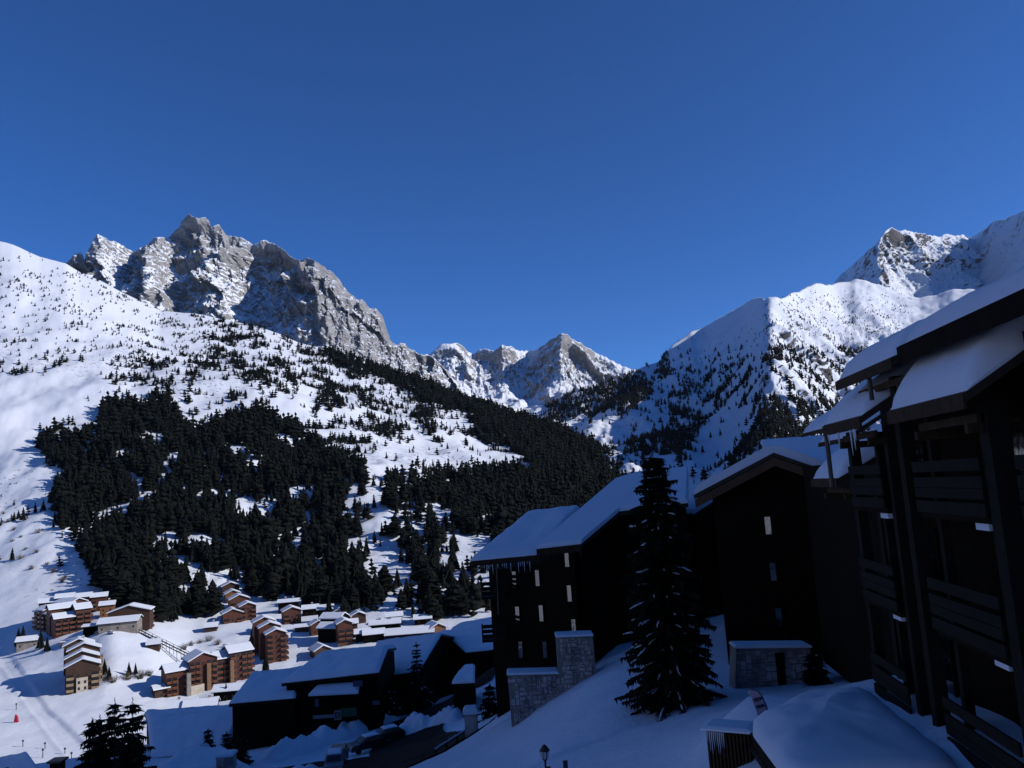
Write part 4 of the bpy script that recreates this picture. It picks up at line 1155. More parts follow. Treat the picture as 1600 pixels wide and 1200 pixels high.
# second, higher roof
E0, E1, Rl = V(838, 858, 59.4), V(908, 850, 59.4), V(962, 751, 70)
n2 = (E1 - E0).cross(Rl - E0).normalized()
pts6 = [E0, E1, ray_plane(968, 799, E0, n2), ray_plane(1075, 786, E0, n2), ray_plane(1075, 733, E0, n2), ray_plane(1000, 740, E0, n2), Rl]
m_ = MB(); m_.slab([rel(T, p) for p in pts6], 0.32); m_.build('roof', roof_dark, T)
m_ = MB(); frustum_slab(m_, [rel(T, p) for p in pts6], 0.3, 0.12, 0.006); m_.build('snow_cap', snow_roof, T)
m_ = MB(); m_.slab([rel(T, E0) + Vector((0, -0.06, -0.03)), rel(T, E1) + Vector((0, -0.06, -0.03)), rel(T, E1) + Vector((0, 0, -0.03)), rel(T, E0) + Vector((0, 0, -0.03))], 0.5)
m_.build('eaves_board', wood_mid, T)
# its tall right hand wing
k0, k1 = pts6[2], pts6[3]
mw = MB(); a = rel(T, E1) + Vector((0, 1.0, -0.4)); c_ = rel(T, k0) + Vector((-0.3, 0.9, -0.4)); d_ = rel(T, k1) + Vector((0, 0.9, -0.4))
bk = 8
vs = [(a.x, a.y, -2), (c_.x, c_.y, -2), (d_.x, d_.y, -2), (d_.x, d_.y + bk, -2), (a.x, a.y + bk, -2)]
tp = [(a.x, a.y, a.z), (c_.x, c_.y, c_.z), (d_.x, d_.y, d_.z), (d_.x, d_.y + bk, d_.z + 1.2), (a.x, a.y + bk, a.z + 1.4)]
mw.add(vs + tp, [(0, 1, 6, 5), (1, 2, 7, 6), (2, 3, 8, 7), (3, 4, 9, 8), (4, 0, 5, 9), (5, 6, 7, 8, 9), (4, 3, 2, 1, 0)])
mw.build('wall', wood_dark, T)
wall_windows(T, p0, p1, [(804, 905), (840, 903), (886, 873), (890, 927), (809, 960), (846, 958), (897, 980), (814, 1015), (852, 1015)], 0.5, 1.35, wood_dark, glass)
wall_windows(T, E1 + Vector((0, 1.0, 0)), k0 + Vector((-0.3, 0.9, 0)), [(934, 880)], 0.5, 1.2, wood_dark, glass)
for (bx, by, dep) in ((757, 933, 61), (758, 1000, 61), (760, 868, 62)):
    p = V(bx, by, dep)
    m_ = MB(); m_.box(-0.2, 1.6, -0.2, 2.2, -0.15, 0)
    for kz in (0.15, 0.5, 0.85): m_.box(-0.2, 1.6, -0.2, -0.12, kz, kz + 0.25)
    for kx in (-0.2, 1.5): m_.box(kx, kx + 0.1, -0.3, -0.2, -0.15, 1.2)
    if by > 900: m_.build('balcony', wood_grey, T, rel(T, p))
icicles(T, rel(T, V(740, 884, 60)), rel(T, V(835, 872, 60)), 16, 0.3, 1.1, 4)
m_ = MB().tube(rel(T, V(776, 880, 60.4)), rel(T, V(779, 960, 60.4)), 0.06, n=5); m_.build('downpipe', metal_dark, T)

# ---- rubble stone walls
def stone_wall(name, label, poly, Y0, thick, sz, tops, seed):
    """poly: outline in the picture on the upright plane at depth Y0; stones set proud of a mortar core"""
    pw = [V(x, y, Y0) for x, y in poly]
    c = sum(pw, Vector()) / len(pw)
    zmin = min(p.z for p in pw)
    T = thing(name, label, 'stone wall', (c.x, Y0, zmin))
    f2 = [(p.x - c.x, p.z - zmin) for p in pw]
    MB().prism(f2, 'y', 0, thick).build('core', mortar, T)
    r = random.Random(seed)
    m_ = MB()
    xs = [p[0] for p in f2]; zs = [p[1] for p in f2]
    cell = sz * 0.5
    nx_, nz_ = int((max(xs) - min(xs)) / cell) + 1, int((max(zs) - min(zs)) / cell) + 1
    used_ = np.zeros((nx_, nz_), bool)
    for iz in range(nz_):
        for ix in range(nx_):
            if used_[ix, iz]: continue
            a_, h_ = r.choice([(1, 1), (2, 1), (3, 2), (2, 2), (3, 1), (4, 2), (2, 3), (3, 2)])
            while a_ > 1 and (ix + a_ > nx_ or used_[ix:ix + a_, iz].any()): a_ -= 1
            h_ = min(h_, nz_ - iz)
            used_[ix:ix + a_, iz:iz + h_] = True
            j = lambda: r.uniform(-.25, .25) * cell * 0.5
            x0, x1, z0, z1 = min(xs) + ix * cell + 0.015, min(xs) + (ix + a_) * cell - 0.015, min(zs) + iz * cell + 0.015, min(zs) + (iz + h_) * cell - 0.015
            if not all(in_poly(np.array([xx]), np.array([zz]), f2)[0] for xx in (x0, x1) for zz in (z0, z1)): continue
            o = r.uniform(0.03, 0.11); b_ = 0.035
            m_.add([(x0 + j(), 0.0, z0 + j()), (x1 + j(), 0.0, z0 + j()), (x1 + j(), 0.0, z1 + j()), (x0 + j(), 0.0, z1 + j()), (x0 + b_ + j() * .5, -o, z0 + b_), (x1 - b_, -o, z0 + b_ + j() * .5), (x1 - b_ + j() * .5, -o, z1 - b_), (x0 + b_, -o, z1 - b_ + j() * .5)], [(0, 1, 5, 4), (1, 2, 6, 5), (2, 3, 7, 6), (3, 0, 4, 7), (4, 5, 6, 7)])
    s = m_.build('stones', stone_m, T); s['kind'] = 'stuff'
    for (xa, ya, xb, yb) in tops:
        A, B = rel(T, V(xa, ya, Y0)), rel(T, V(xb, yb, Y0))
        mm = MB(); frustum_slab(mm, [A + Vector((-.05, -0.14, 0)), B + Vector((.05, -0.14, 0)), B + Vector((.05, thick, 0)), A + Vector((-.05, thick, 0))], 0.14, 0.06, 0.006)
        mm.build('snow_cap', snow_roof, T)
    return T
stone_wall('stone_wall', 'stepped rubble stone retaining wall below the dark timber house', [(803, 1175), (940, 1130), (926, 994), (869, 996), (873, 1053), (793, 1055)], 57.0, 1.4, 0.30, [(869, 995.5, 926, 993.5), (793, 1054.5, 872, 1052.5)], 3)
T = stone_wall('stone_wall', 'low stone wall with a doorway under the gabled house', [(1148, 1100), (1270, 1100), (1266, 1012), (1150, 1013)], 43.5, 1.2, 0.32, [(1150, 1012.5, 1266, 1011.5)], 5)
a = rel(T, V(1210, 1020, 43.5)); b_ = rel(T, V(1229, 1075, 43.5))
MB().box(a.x, b_.x, -0.12, 0.3, b_.z, a.z).build('door', wood_dark, T)

# ---- gabled house right of the spruce
g = V(1193, 1010, 48)
T = thing('gabled_house', 'tall dark gabled house with snowy roof right of the big spruce', 'house', (15.3, 48, -13.0), R(-17.5))
GH = T
block(T, 0, 7, 0, 7.6, 14, 12.15, pitch=0.45, ridge='y', over=1.0, wall=wood_dark, snow_t=0.5, foot=2)
pr = MB(); 
for s_ in (-1, 1):
    pr.add([(s_ * 4.75, -1.04, 12.15 - 0.45 + 0.0), (0, -1.04, 13.86), (0, -1.04, 13.36), (s_ * 4.75, -1.04, 11.2), (s_ * 4.75, -0.98, 11.7), (0, -0.98, 13.86), (0, -0.98, 13.36), (s_ * 4.75, -0.98, 11.2)], [(0, 1, 2, 3), (7, 6, 5, 4), (0, 4, 5, 1), (3, 2, 6, 7), (0, 3, 7, 4)])
pr.build('bargeboard', simple('barge_brown', (0.045, 0.024, 0.012), (0.03, 0.016, 0.009), 1.0), T)
nf = Vector((math.sin(R(-17.5)), -math.cos(R(-17.5)), 0)); tf = Vector((math.cos(R(-17.5)), math.sin(R(-17.5)), 0))
P0 = T.location + nf * 0.0; P1 = P0 + tf * 3
wall_windows(T, P0, P1, [(1200, 821), (1208, 893), (1217, 964)], 0.5, 1.2, wood_dark, glass, R(-17.5))
block(T, 6.3, 6, 0, 5.2, 10, 9.6, pitch=0.3, ridge='x', over=0.4, wall=wood_dark, snow_t=0.4, foot=2)
Pw = T.location + nf * (-1.0); wall_windows(T, Pw, Pw + tf * 3, [(1281, 890), (1330, 950), (1283, 960)], 0.75, 1.3, wood_dark, glass, R(-17.5))
iR = Matrix.Rotation(R(17.5), 3, 'Z')
for (xa, xb, y) in ((1272, 1318, 833), (1292, 1338, 908)):
    A = V(xa, y, 46.5); B = V(xb, y - 1, 46.5); a_ = iR @ rel(T, A); L = (B - A).length
    bo = MB().box(0, L, 0, 2.0, -1.0, 0.0).build('balcony', wood_dark, T, a_)
    MB().box(-0.02, L + 0.02, -0.02, 0.14, 0.004, 0.10).build('snow', snow_roof, bo)
# chalet roof just behind it
T = thing('chalet', 'snow roofed chalet standing close behind the gabled house', 'chalet', (22.6, 61, -11), R(-14))
block(T, 0, 3, 0, 6.0, 8, 11.0, pitch=0.5, ridge='x', over=0.7, wall=wood_dark, snow_t=0.5)
T = thing('chalet', 'little dark gable with snow roof between spruce and gabled house', 'chalet', (16.4, 72, -15.4), R(22))
block(T, 0, 4, 0, 4.4, 11, 12.2, pitch=0.45, ridge='y', over=0.5, wall=wood_dark, snow_t=0.4)

# ---- the hotel on the right
HX = 8.6; ang = math.atan(0.104)
T = thing('hotel', 'large dark timber hotel with balconies and thick snow on stepped roofs', 'hotel', (HX, 0, -8.0), -ang)
HT = T
Z0 = 8.0                                    # camera height in the local frame
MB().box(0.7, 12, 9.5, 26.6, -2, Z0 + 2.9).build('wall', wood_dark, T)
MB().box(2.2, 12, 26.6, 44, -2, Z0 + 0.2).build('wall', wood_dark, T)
def pent(y0, y1, xe, ze, wd, pitch, th, name='snow_cap', seed=0, fascia=wood_mid, bd=0.32, round_=1.0):
    """lean-to roof rising towards the hotel, with boards, eaves board and a bulging snow load"""
    m_ = MB()
    m_.add([(xe, y0, ze), (xe, y1, ze), (xe + wd, y1, ze + pitch * wd), (xe + wd, y0, ze + pitch * wd), (xe, y0, ze - 0.2), (xe, y1, ze - 0.2), (xe + wd, y1, ze + pitch * wd - 0.2), (xe + wd, y0, ze + pitch * wd - 0.2)], [(0, 1, 2, 3), (7, 6, 5, 4), (0, 4, 5, 1), (1, 5, 6, 2), (2, 6, 7, 3), (3, 7, 4, 0)])
    rf = m_.build('roof', roof_dark, T)
    MB().box(xe - 0.06, xe - 0.004, y0 + 0.02, y1 - 0.02, ze - bd, ze - 0.03).build('eaves_board', fascia, T)
    ns, nq = 26, 30
    s = np.linspace(0, 1, ns); q_ = np.linspace(0, 1, nq)
    S, Q = np.meshgrid(s, q_)
    xs = S * wd; ys = y0 + Q * (y1 - y0)
    edge_s = np.clip(xs / (0.9 * round_), 0, 1); prof = np.sqrt(np.clip(1 - (1 - edge_s) ** 2, 0, 1))
    dq = np.minimum(Q, 1 - Q) * (y1 - y0)
    pe = np.sqrt(np.clip(1 - (1 - np.clip(dq / 0.45, 0, 1)) ** 2, 0, 1))
    h = th * prof * (0.12 + 0.88 * pe)
    wob = fbm(xs / 1.2 + seed, ys / 1.4, 3, 5 + seed) * 0.07 * prof * pe
    X_ = xe + 0.02 + xs; Zt = ze + 0.006 + pitch * xs + h + wob
    top = np.stack([X_, ys, Zt], -1); bot = np.stack([X_, ys, ze + 0.004 + pitch * xs], -1)
    me = grid_mesh('snow_cap', top, snow_roof)
    o = link_mesh('snow_cap', me, T)
    # closed rim and underside
    rim = MB()
    def strip(a, b_):
        for i in range(len(a) - 1): rim.add([a[i], a[i + 1], b_[i + 1], b_[i]], [(0, 1, 2, 3)])
    strip(top[0], bot[0]); strip(bot[-1], top[-1]); strip(top[:, -1], bot[:, -1]); strip(bot[:, 0], top[:, 0])
    rim.build('snow_rim', snow_roof, o)
    return rf
c6 = 1.005
pent(10.0, 19.3 * c6, -1.1, Z0 + 2.85, 6.0, 0.27, 0.50, seed=1, fascia=wood_dark, bd=0.45)  # near eaves board coloured darker to stand in for the shade under this roof
pent(19.3 * c6 + 0.02, 24.2, -1.25, Z0 + 2.62, 6.0, 0.32, 0.60, seed=2, bd=0.30)
pent(15.6, 19.9, -1.35, Z0 + 1.32, 2.3, 0.62, 0.78, seed=3, bd=0.34, round_=1.2)
pent(22.0, 25.8, -1.35, Z0 + 1.38, 2.0, 0.60, 0.55, seed=4, bd=0.34, round_=1.2)
pent(27.6, 31.0, -0.6, Z0 - 0.35, 3.0, 0.50, 0.55, seed=5, bd=0.30, round_=1.3)
pent(35.0, 39.0, 1.9, Z0 + 1.25, 4.5, 0.56, 0.35, seed=6, bd=0.2)
pent(40.0, 45.0, 2.6, Z0 + 2.0, 4.5, 0.56, 0.35, seed=7, bd=0.2)
# second boards under the eaves and brackets
for (y0, y1, z, x) in ((19.9, 23.6, 2.10, -0.85), (16.2, 19.2, 0.82, -0.95), (22.3, 25.3, 0.88, -0.95), (27.8, 30.6, -0.80, -0.2)):
    MB().box(x, x + 0.08, y0, y1, Z0 + z - 0.09, Z0 + z + 0.09).build('purlin', wood_mid, T)
    for yy in (y0 + 0.1, y1 - 0.25):
        MB().box(x - 0.15, 0.7, yy, yy + 0.16, Z0 + z - 0.30, Z0 + z - 0.10).build('bracket', wood_mid, T)
# posts along the front
for (y, wd_, x, z1, mt) in ((21.0, 0.34, -0.75, 2.3, wood_grey), (20.2, 0.22, -0.35, 1.1, wood_grey), (16.1, 0.42, -0.8, 1.1, wood_grey), (15.2, 0.3, -0.2, 2.4, wood_grey), (22.2, 0.26, -0.7, 1.1, wood_grey), (25.5, 0.3, -0.7, 1.1, wood_grey), (24.3, 0.22, -0.3, 1.0, wood_grey), (26.6, 0.3, 0.3, -1.0, wood_grey), (12.6, 0.4, -0.8, 2.4, wood_grey)):
    MB().box(x, x + wd_, y, y + wd_, -1.5, Z0 + z1).build('post', mt, T)
# balconies: three boards each, storey by storey
for (y0, y1) in ((16.55, 20.15), (22.5, 25.4), (12.9, 15.1)):
    for fl in range(3):
        zt = Z0 + 0.02 - 2.8 * fl
        for k, (dz0, dz1) in enumerate(((-0.26, 0.0), (-0.62, -0.38), (-0.86, -0.635), (-1.22, -0.94))):
            MB().box(-0.88, -0.82, y0, y1, zt + dz0, zt + dz1).build('balcony_board', wood_grey, T)
        MB().box(-0.80, 0.69, y0, y1, zt - 1.36, zt - 1.22).build('balcony_floor', wood_dark, T)
        MB().box(-0.70, -0.35, y0 + 0.35, y0 + 0.95, zt - 1.52, zt - 1.37).build('snow_ledge', snow_roof, T)
        window(T, (0.64, (y0 + y1) / 2, zt - 0.1), -math.pi / 2, 1.6, 2.0, wood_dark, glass)
icicles(T, Vector((-1.40, 22.3, Z0 + 1.05)), Vector((-1.40, 25.2, Z0 + 1.05)), 5, 0.2, 0.75, 8)
0 and icicles(T, Vector((-1.0, 16.4, Z0 + 0.75)), Vector((-1.0, 19.2, Z0 + 0.75)), 3, 0.15, 0.35, 9)
MB().tube((-1.28, 25.9, Z0 + 1.1), (-1.28, 25.9, Z0 - 0.6), 0.07, n=6).build('downpipe', metal_dark, T)
MB().tube((-1.15, 21.6, Z0 + 2.5), (-1.15, 21.6, Z0 + 1.75), 0.06, n=6).build('downpipe', metal_dark, T)

# ---- porch below the viewer, deep in snow
T = thing('entrance_porch', 'timber porch with slatted front and icicles under a deep snow load', 'porch', (9.0, 23, -10.8))
A0, A1, A2, A3, A4 = V(1171, 1143, 24.5), V(1226, 1218, 18.5), V(1520, 1222, 18.2), V(1352, 1086, 26.6), V(1262, 1098, 28.5)
cor = [rel(T, p) for p in (A0, A1, A2, A3, A4)]
m_ = MB(); m_.slab([p - Vector((0, 0, 0.02)) for p in cor], 0.32); m_.build('roof', wood_dark, T)
cen = sum(cor, Vector()) / 5
mw = MB(); ring = [p.lerp(cen, 0.08) for p in cor]
mw.add([(p.x, p.y, -1.5) for p in ring] + [(p.x, p.y, p.z - 0.36) for p in ring], [(i, (i + 1) % 5, (i + 1) % 5 + 5, i + 5) for i in range(5)] + [(4, 3, 2, 1, 0), (5, 6, 7, 8, 9)])
mw.build('wall', wood_dark, T)
# domed snow: rings from the rim to the middle
rings = []; NR = 14; NP = 60
per = []
for i in range(5):
    for k in range(12): per.append(cor[i].lerp(cor[(i + 1) % 5], k / 12))
per = np.array([list(p) for p in per])
for _ in range(3): per = 0.25 * np.roll(per, 1, 0) + 0.5 * per + 0.25 * np.roll(per, -1, 0)
cc = np.array(list(cen))
V_ = []
for k in range(NR):
    f = k / (NR - 1)
    s = 1.06 - f * 1.06 if k else 1.0
    ring_ = cc + (per - cc) * (s if k > 0 else 1.0)
    hgt = 0.42 * math.sqrt(max(0, 1 - (1 - min(1, f * 2.2)) ** 2)) + 0.40 * f
    ring_[:, 2] = (cc[2] + (per[:, 2] - cc[2]) * (1 - f)) + hgt + fbm(ring_[:, 0] / 1.7, ring_[:, 1] / 1.7, 3, 3) * 0.10 * min(1, f * 4) + fbm(ring_[:, 0] / 0.45, ring_[:, 1] / 0.45, 3, 8) * 0.09 * min(1, f * 4) * sstep((ring_[:, 0] - 0.2) / 1.5)
    V_.append(ring_)
V_ = np.stack(V_); V_ = np.concatenate([V_, V_[:, :1]], 1)
link_mesh('snow_cap', grid_mesh('snow_cap', V_[:, ::-1], snow_roof), T)
# slatted kiosk side
B0, B1 = V(1103, 1139, 25.2), V(1171, 1139, 24.6)
d = (B1 - B0); L = d.length; rz = math.atan2(d.y, d.x)
kb = rel(T, B0)
MB().box(0, L, 0.05, 0.7, -4.5, 0.0).build('side_wall', wood_dark, T, kb, rz)
for k in range(12):
    MB().box(k * L / 12 + 0.01, k * L / 12 + L / 12 - 0.035, -0.03, 0.045, -1.15, -0.06).build('slat', wood_mid, T, kb, rz)
mm = MB(); frustum_slab(mm, [Vector((-0.12, -0.2, 0)), Vector((L + 0.1, -0.2, 0)), Vector((L + 0.1, 0.8, 0.0)), Vector((-0.12, 0.8, 0.0))], 0.12, 0.12, 0.006); mm.build('snow_cap', snow_roof, T, kb, rz)
for k in range(9):
    x = 0.05 + k * L / 22
    MB().tube((x, -0.06, -0.05), (x, -0.06, -0.35 - 0.35 * abs(math.sin(k * 2.3))), 0.022, 0.003, 5).build('icicle', ice, T, kb, rz)
MB().tube(rel(T, A0) + Vector((0.0, 0, -0.42)), rel(T, A1) + Vector((0.0, 0, -0.42)), 0.09, n=6).build('beam', wood_grey, T)
# ================================================================== LOWER SHADED HOUSES
def gp(px, Y):
    """point of the near hillside in column px at depth Y"""
    p = V(px, 1000, Y)
    return Vector((p.x, Y, gz(p.x, Y)))
T, q = house_px('chalet', 'large shaded chalet with a broad blue white roof above the road', (440, 1068, 108), (592, 1051, 106), (606, 1014, 114), (502, 1023, 116), -33, snow_t=0.5, over=0.06)
a, b_ = rel(T, V(482, 1088, 106)), rel(T, V(560, 1084, 105))
m_ = MB(); frustum_slab(m_, [a, b_, b_ + Vector((-0.3, 3, 0.9)), a + Vector((0.9, 3, 0.9))], 0.45, 0.3); m_.build('awning_snow', snow_roof, T)
m_ = MB(); m_.slab([a - Vector((0, 0, .01)), b_ - Vector((0, 0, .01)), b_ + Vector((-0.3, 3, 0.88)), a + Vector((0.9, 3, 0.88))], 0.2); m_.build('awning', wood_dark, T)
sign_green = simple('sign_green', (0.015, 0.065, 0.04), (0.01, 0.05, 0.03), 2.0, rough=0.5)
sign_blue = simple('sign_blue', (0.05, 0.06, 0.11), (0.04, 0.05, 0.09), 2.0, rough=0.5)
# shop front: pale strip, round lettered board, green fascia
def board(parent, c, w, h, mat, name, d=0.08, off=0.0):
    return MB().box(-w / 2, w / 2, -d, 0, -h / 2, h / 2).build(name, mat, parent, c + Vector((0, -off, 0)))
YS = 105.2
strip = simple('sign_pale', (0.15, 0.17, 0.19), (0.12, 0.135, 0.15), 2.0, rough=0.5)
board(T, rel(T, V(507, 1119.5, YS)), 2.9, 0.42, strip, 'shop_strip')
board(T, rel(T, V(544, 1113, YS)), 2.2, 1.0, sign_green, 'shop_sign')
def text_me(body, size, mat, ext=0.02, bold=0.0):
    cu = bpy.data.curves.new('lettering', 'FONT'); cu.body = body; cu.size = size; cu.extrude = ext; cu.offset = bold
    cu.align_x = 'CENTER'; cu.align_y = 'CENTER'
    to = bpy.data.objects.new('lettering_tmp', cu); COL.objects.link(to)
    bpy.context.view_layer.update()
    me = bpy.data.meshes.new_from_object(to.evaluated_get(bpy.context.evaluated_depsgraph_get()))
    bpy.data.objects.remove(to)
    me.materials.clear(); me.materials.append(mat)
    return me
def lettering(parent, body, c, size, mat, rx=math.pi / 2, rz=0.0, bold=0.0):
    o = link_mesh('lettering', text_me(body, size, mat, 0.02, bold), parent, c)
    o.rotation_euler = (rx, 0, rz)
    return o
o = board(T, rel(T, V(528, 1117, YS)), 0.85, 1.15, strip, 'round_sign', 0.1, 0.05)
lettering(o, 'D', Vector((0, -0.13, 0)), 0.95, metal_dark, bold=0.02)
board(T, rel(T, V(559, 1068, YS)), 1.2, 0.7, sign_blue, 'wall_sign')
board(T, rel(T, V(495, 1098, YS)), 0.45, 0.9, sign_blue, 'wall_sign')
board(T, rel(T, V(588, 1098, YS - 0.5)), 0.9, 0.5, sign_blue, 'wall_sign')
T2, q2 = house_px('chalet', 'lower shaded wing with a blue white roof left of the large chalet', (358, 1100, 108), (462, 1091, 107), (470, 1050, 116), (394, 1055, 116), -36, snow_t=0.5, over=0.06)
T, q = house_px('chalet', 'dark gabled chalet behind a small spruce with broad shaded roof', (570, 1062, 124), (655, 1049, 118), (690, 991, 130), (588, 1006, 136), -33, snow_t=0.4, over=0.07)
T, q = house_px('chalet', 'wide shaded snow roof low behind the foreground spruces', (236, 1184, 112), (352, 1177, 110), (380, 1114, 122), (230, 1125, 124), -46, snow_t=0.6, over=0.05)
T, q = house_px('chalet', 'shaded roof corner at the lower left edge of the view', (-70, 1262, 56), (92, 1246, 56), (44, 1180, 60), (-60, 1206, 61), -25, snow_t=0.3, over=0.06)
T, q = house_px('chalet', 'low snow covered roof with a stone chimney at the bottom edge', (225, 1232, 80), (420, 1228, 80), (352, 1177, 86), (280, 1180, 86), -31, snow_t=0.6, over=0.05)
c = rel(T, V(354, 1192, 82)); MB().box(-0.75, 0.75, -0.7, 0.7, -1.5, 0.75).build('chimney', stone_m, T, c)
mm = MB(); frustum_slab(mm, [Vector((-.85, -.8, 0)), Vector((.85, -.8, 0)), Vector((.85, .8, 0)), Vector((-.85, .8, 0))], 0.3, 0.2); mm.build('chimney_snow', snow_roof, T, c + Vector((0, 0, 0.76)))
T, q = house_px('chalet', 'small shaded roof between the dark gable and the timber house', (728, 1020, 128), (810, 1011, 126), (790, 984, 134), (705, 1000, 138), -34, snow_t=0.4, over=0.06)
T, q = house_px('chalet', 'farther shaded snow roof at the edge of the sunlit valley', (690, 1000, 178), (770, 988, 176), (775, 968, 186), (705, 984, 188), -44, snow_t=0.4, over=0.06)
T, q = house_px('shed', 'small dark shed with curved snow load beside the road', (706, 1069, 96), (742, 1067, 95), (742, 1052, 99), (716, 1054, 100), -25.5, snow_t=0.5, over=0.05, cat='shed')
g = V(90, 1197, 58)
T = thing('chimney', 'dark roof chimney at the bottom edge left of the spruces', 'chimney', (g.x, g.y, g.z - 1.2))
MB().box(-0.35, 0.35, -0.35, 0.35, 0, 1.5).build('shaft', wood_dark, T); MB().box(-0.5, 0.5, -0.5, 0.5, 1.52, 1.66).build('cap', metal_dark, T)

# ---- road and its snow banks
def drape_strip(name, path, width, mat, lift, kind='structure', nseg=60, crown=None):
    P_ = np.array([[gp(px, Y).x, Y] for px, Y in path])
    tt = np.linspace(0, len(P_) - 1, nseg)
    cx = np.interp(tt, np.arange(len(P_)), P_[:, 0]); cy = np.interp(tt, np.arange(len(P_)), P_[:, 1])
    cx = smooth1(cx, 12, 0); cy = smooth1(cy, 12, 0)
    dx, dy = np.gradient(cx), np.gradient(cy); L = np.hypot(dx, dy); nx, ny = -dy / L, dx / L
    na = 15
    s = np.linspace(-1, 1, na)
    X_ = cx[:, None] + nx[:, None] * s * width / 2; Y_ = cy[:, None] + ny[:, None] * s * width / 2
    Z_ = near_z(X_, Y_) + lift
    if crown:
        endf = np.clip(np.minimum(tt, tt[-1] - tt) / 0.35, 0, 1)[:, None]
        lump = 0.75 + 0.5 * fbm(X_ / 2.2, Y_ / 2.2, 4, 33)
        Z_ = Z_ + crown * (1 - s ** 2)[None] ** 0.7 * lump * endf - 0.25
    me = grid_mesh(name, np.stack([X_, Y_, Z_], -1), mat)
    o = link_mesh(name, me); tag(o, kind=kind)
    return o
drape_strip('road', [(705, 66), (670, 76), (625, 90), (640, 104), (715, 113), (775, 112)], 8, asphalt, 0.22, nseg=90)
drape_strip('road', [(670, 74), (560, 82), (450, 86), (300, 84)], 9, asphalt, 0.24, nseg=60)
drape_strip('snow_bank', [(405, 96), (450, 98), (520, 104), (570, 110), (612, 114)], 4.2, snow_ground, 0.0, crown=2.0)
drape_strip('snow_bank', [(590, 99), (640, 98), (690, 97), (722, 96)], 4.0, snow_ground, 0.0, crown=2.0)
drape_strip('snow_bank', [(700, 100), (740, 98), (790, 92)], 3.0, snow_ground, 0.0, crown=1.2)
drape_strip('snow_bank', [(480, 80), (505, 79), (430, 78), (380, 76)], 3.0, snow_ground, 0.0, crown=1.0)

# ---- parked cars
car_dark = simple('car_dark', (0.02, 0.022, 0.028), (0.018, 0.02, 0.025), 1.0, rough=0.3, spec=0.5)
car_grey = simple('car_grey', (0.10, 0.105, 0.12), (0.09, 0.095, 0.11), 1.0, rough=0.3, spec=0.5)
tyre_m = simple('tyre', (0.012, 0.012, 0.012), (0.01, 0.01, 0.01), 1.0)
lamp_m = simple('headlamp', (0.6, 0.6, 0.6), (0.5, 0.5, 0.5), 1.0, rough=0.2)
def car(label, px, Y, rz, mat, snow=True):
    g = gp(px, Y)
    T = thing('parked_car', label, 'car', g + Vector((0, 0, 0.26)), R(rz), 'cars parked on the dark street')
    prof = [(-2.1, 0.35), (2.1, 0.35), (2.15, 0.75), (1.95, 0.95), (1.0, 1.02), (0.35, 1.45), (-1.35, 1.48), (-2.0, 1.05), (-2.12, 0.8)]
    m_ = MB(); n = len(prof)
    vs = []
    for x, z in prof:
        for s_ in (-1, 1):
            wy = 0.86 if z < 1.1 else 0.68
            vs.append((s_ * wy, -x, z))
    fs = [(2 * i, 2 * i + 1, 2 * ((i + 1) % n) + 1, 2 * ((i + 1) % n)) for i in range(n)]
    fs += [tuple(2 * i for i in range(n)), tuple(2 * i + 1 for i in range(n - 1, -1, -1))]
    m_.add(vs, fs); m_.build('body', mat, T)
    MB().add([(-0.66, -0.98, 1.07), (0.66, -0.98, 1.07), (0.60, -0.42, 1.42), (-0.60, -0.42, 1.42)], [(0, 1, 2, 3)]).build('windscreen', glass_v, T)
    for s_ in (-1, 1):
        MB().add([(s_ * 0.872, -0.75, 1.06), (s_ * 0.70, -0.35, 1.40), (s_ * 0.70, 1.2, 1.42), (s_ * 0.872, 1.75, 1.06)], [(0, 1, 2, 3)]).build('side_window', glass_v, T)
        MB().box(s_ * 0.62 - 0.16, s_ * 0.62 + 0.16, -2.16, -2.05, 0.62, 0.78).build('headlight', lamp_m, T)
        for yy in (-1.3, 1.3):
            MB().tube((s_ * 0.66, yy, 0.33), (s_ * 0.89, yy, 0.33), 0.33, n=14).build('wheel', tyre_m, T)
    if snow:
        mm = MB(); frustum_slab(mm, [Vector((-.62, -.32, 1.47)), Vector((.62, -.32, 1.47)), Vector((.62, 1.3, 1.5)), Vector((-.62, 1.3, 1.5))], 0.14, 0.15); mm.build('roof_snow', snow_roof, T)
car('grey car nearest the bottom edge facing the viewer', 516, 78.5, 10, car_grey)
car('dark car parked right behind the grey car', 522, 84.5, 8, car_dark, False)
car('dark car with snow on its roof further up the street', 566, 93, -55, car_dark)
car('dark snow topped car beside the curved snow bank', 596, 96, -60, car_dark)

# ---- street lamp and notice board on the near snow slope
p = V(850, 1163, 37)
zg = gz(p.x, p.y)
T = thing('street_lamp', 'black lantern on a dark post in the near snow slope', 'street lamp', (p.x, p.y, zg), 0)
H = p.z - zg
MB().tube((0, 0, -0.3), (0, 0, H - 0.66), 0.055, 0.045, 8).build('post', metal_dark, T)
lan = MB()
for k in range(6):
    a0_ = 2 * math.pi * k / 6
    lan.tube((0.12 * math.cos(a0_), 0.12 * math.sin(a0_), H - 0.62), (0.21 * math.cos(a0_), 0.21 * math.sin(a0_), H - 0.26), 0.014, n=4)
o = lan.build('lantern_frame', metal_dark, T)
MB().tube((0, 0, H - 0.61), (0, 0, H - 0.27), 0.10, 0.17, 6).build('lantern_glass', simple('lantern_glass', (0.5, 0.5, 0.5), (0.4, 0.4, 0.42), 2.0, rough=0.2), T)
MB().tube((0, 0, H - 0.26), (0, 0, H - 0.06), 0.25, 0.10, 8).tube((0, 0, H - 0.06), (0, 0, H), 0.10, 0.02, 8).build('lantern_roof', metal_dark, T)
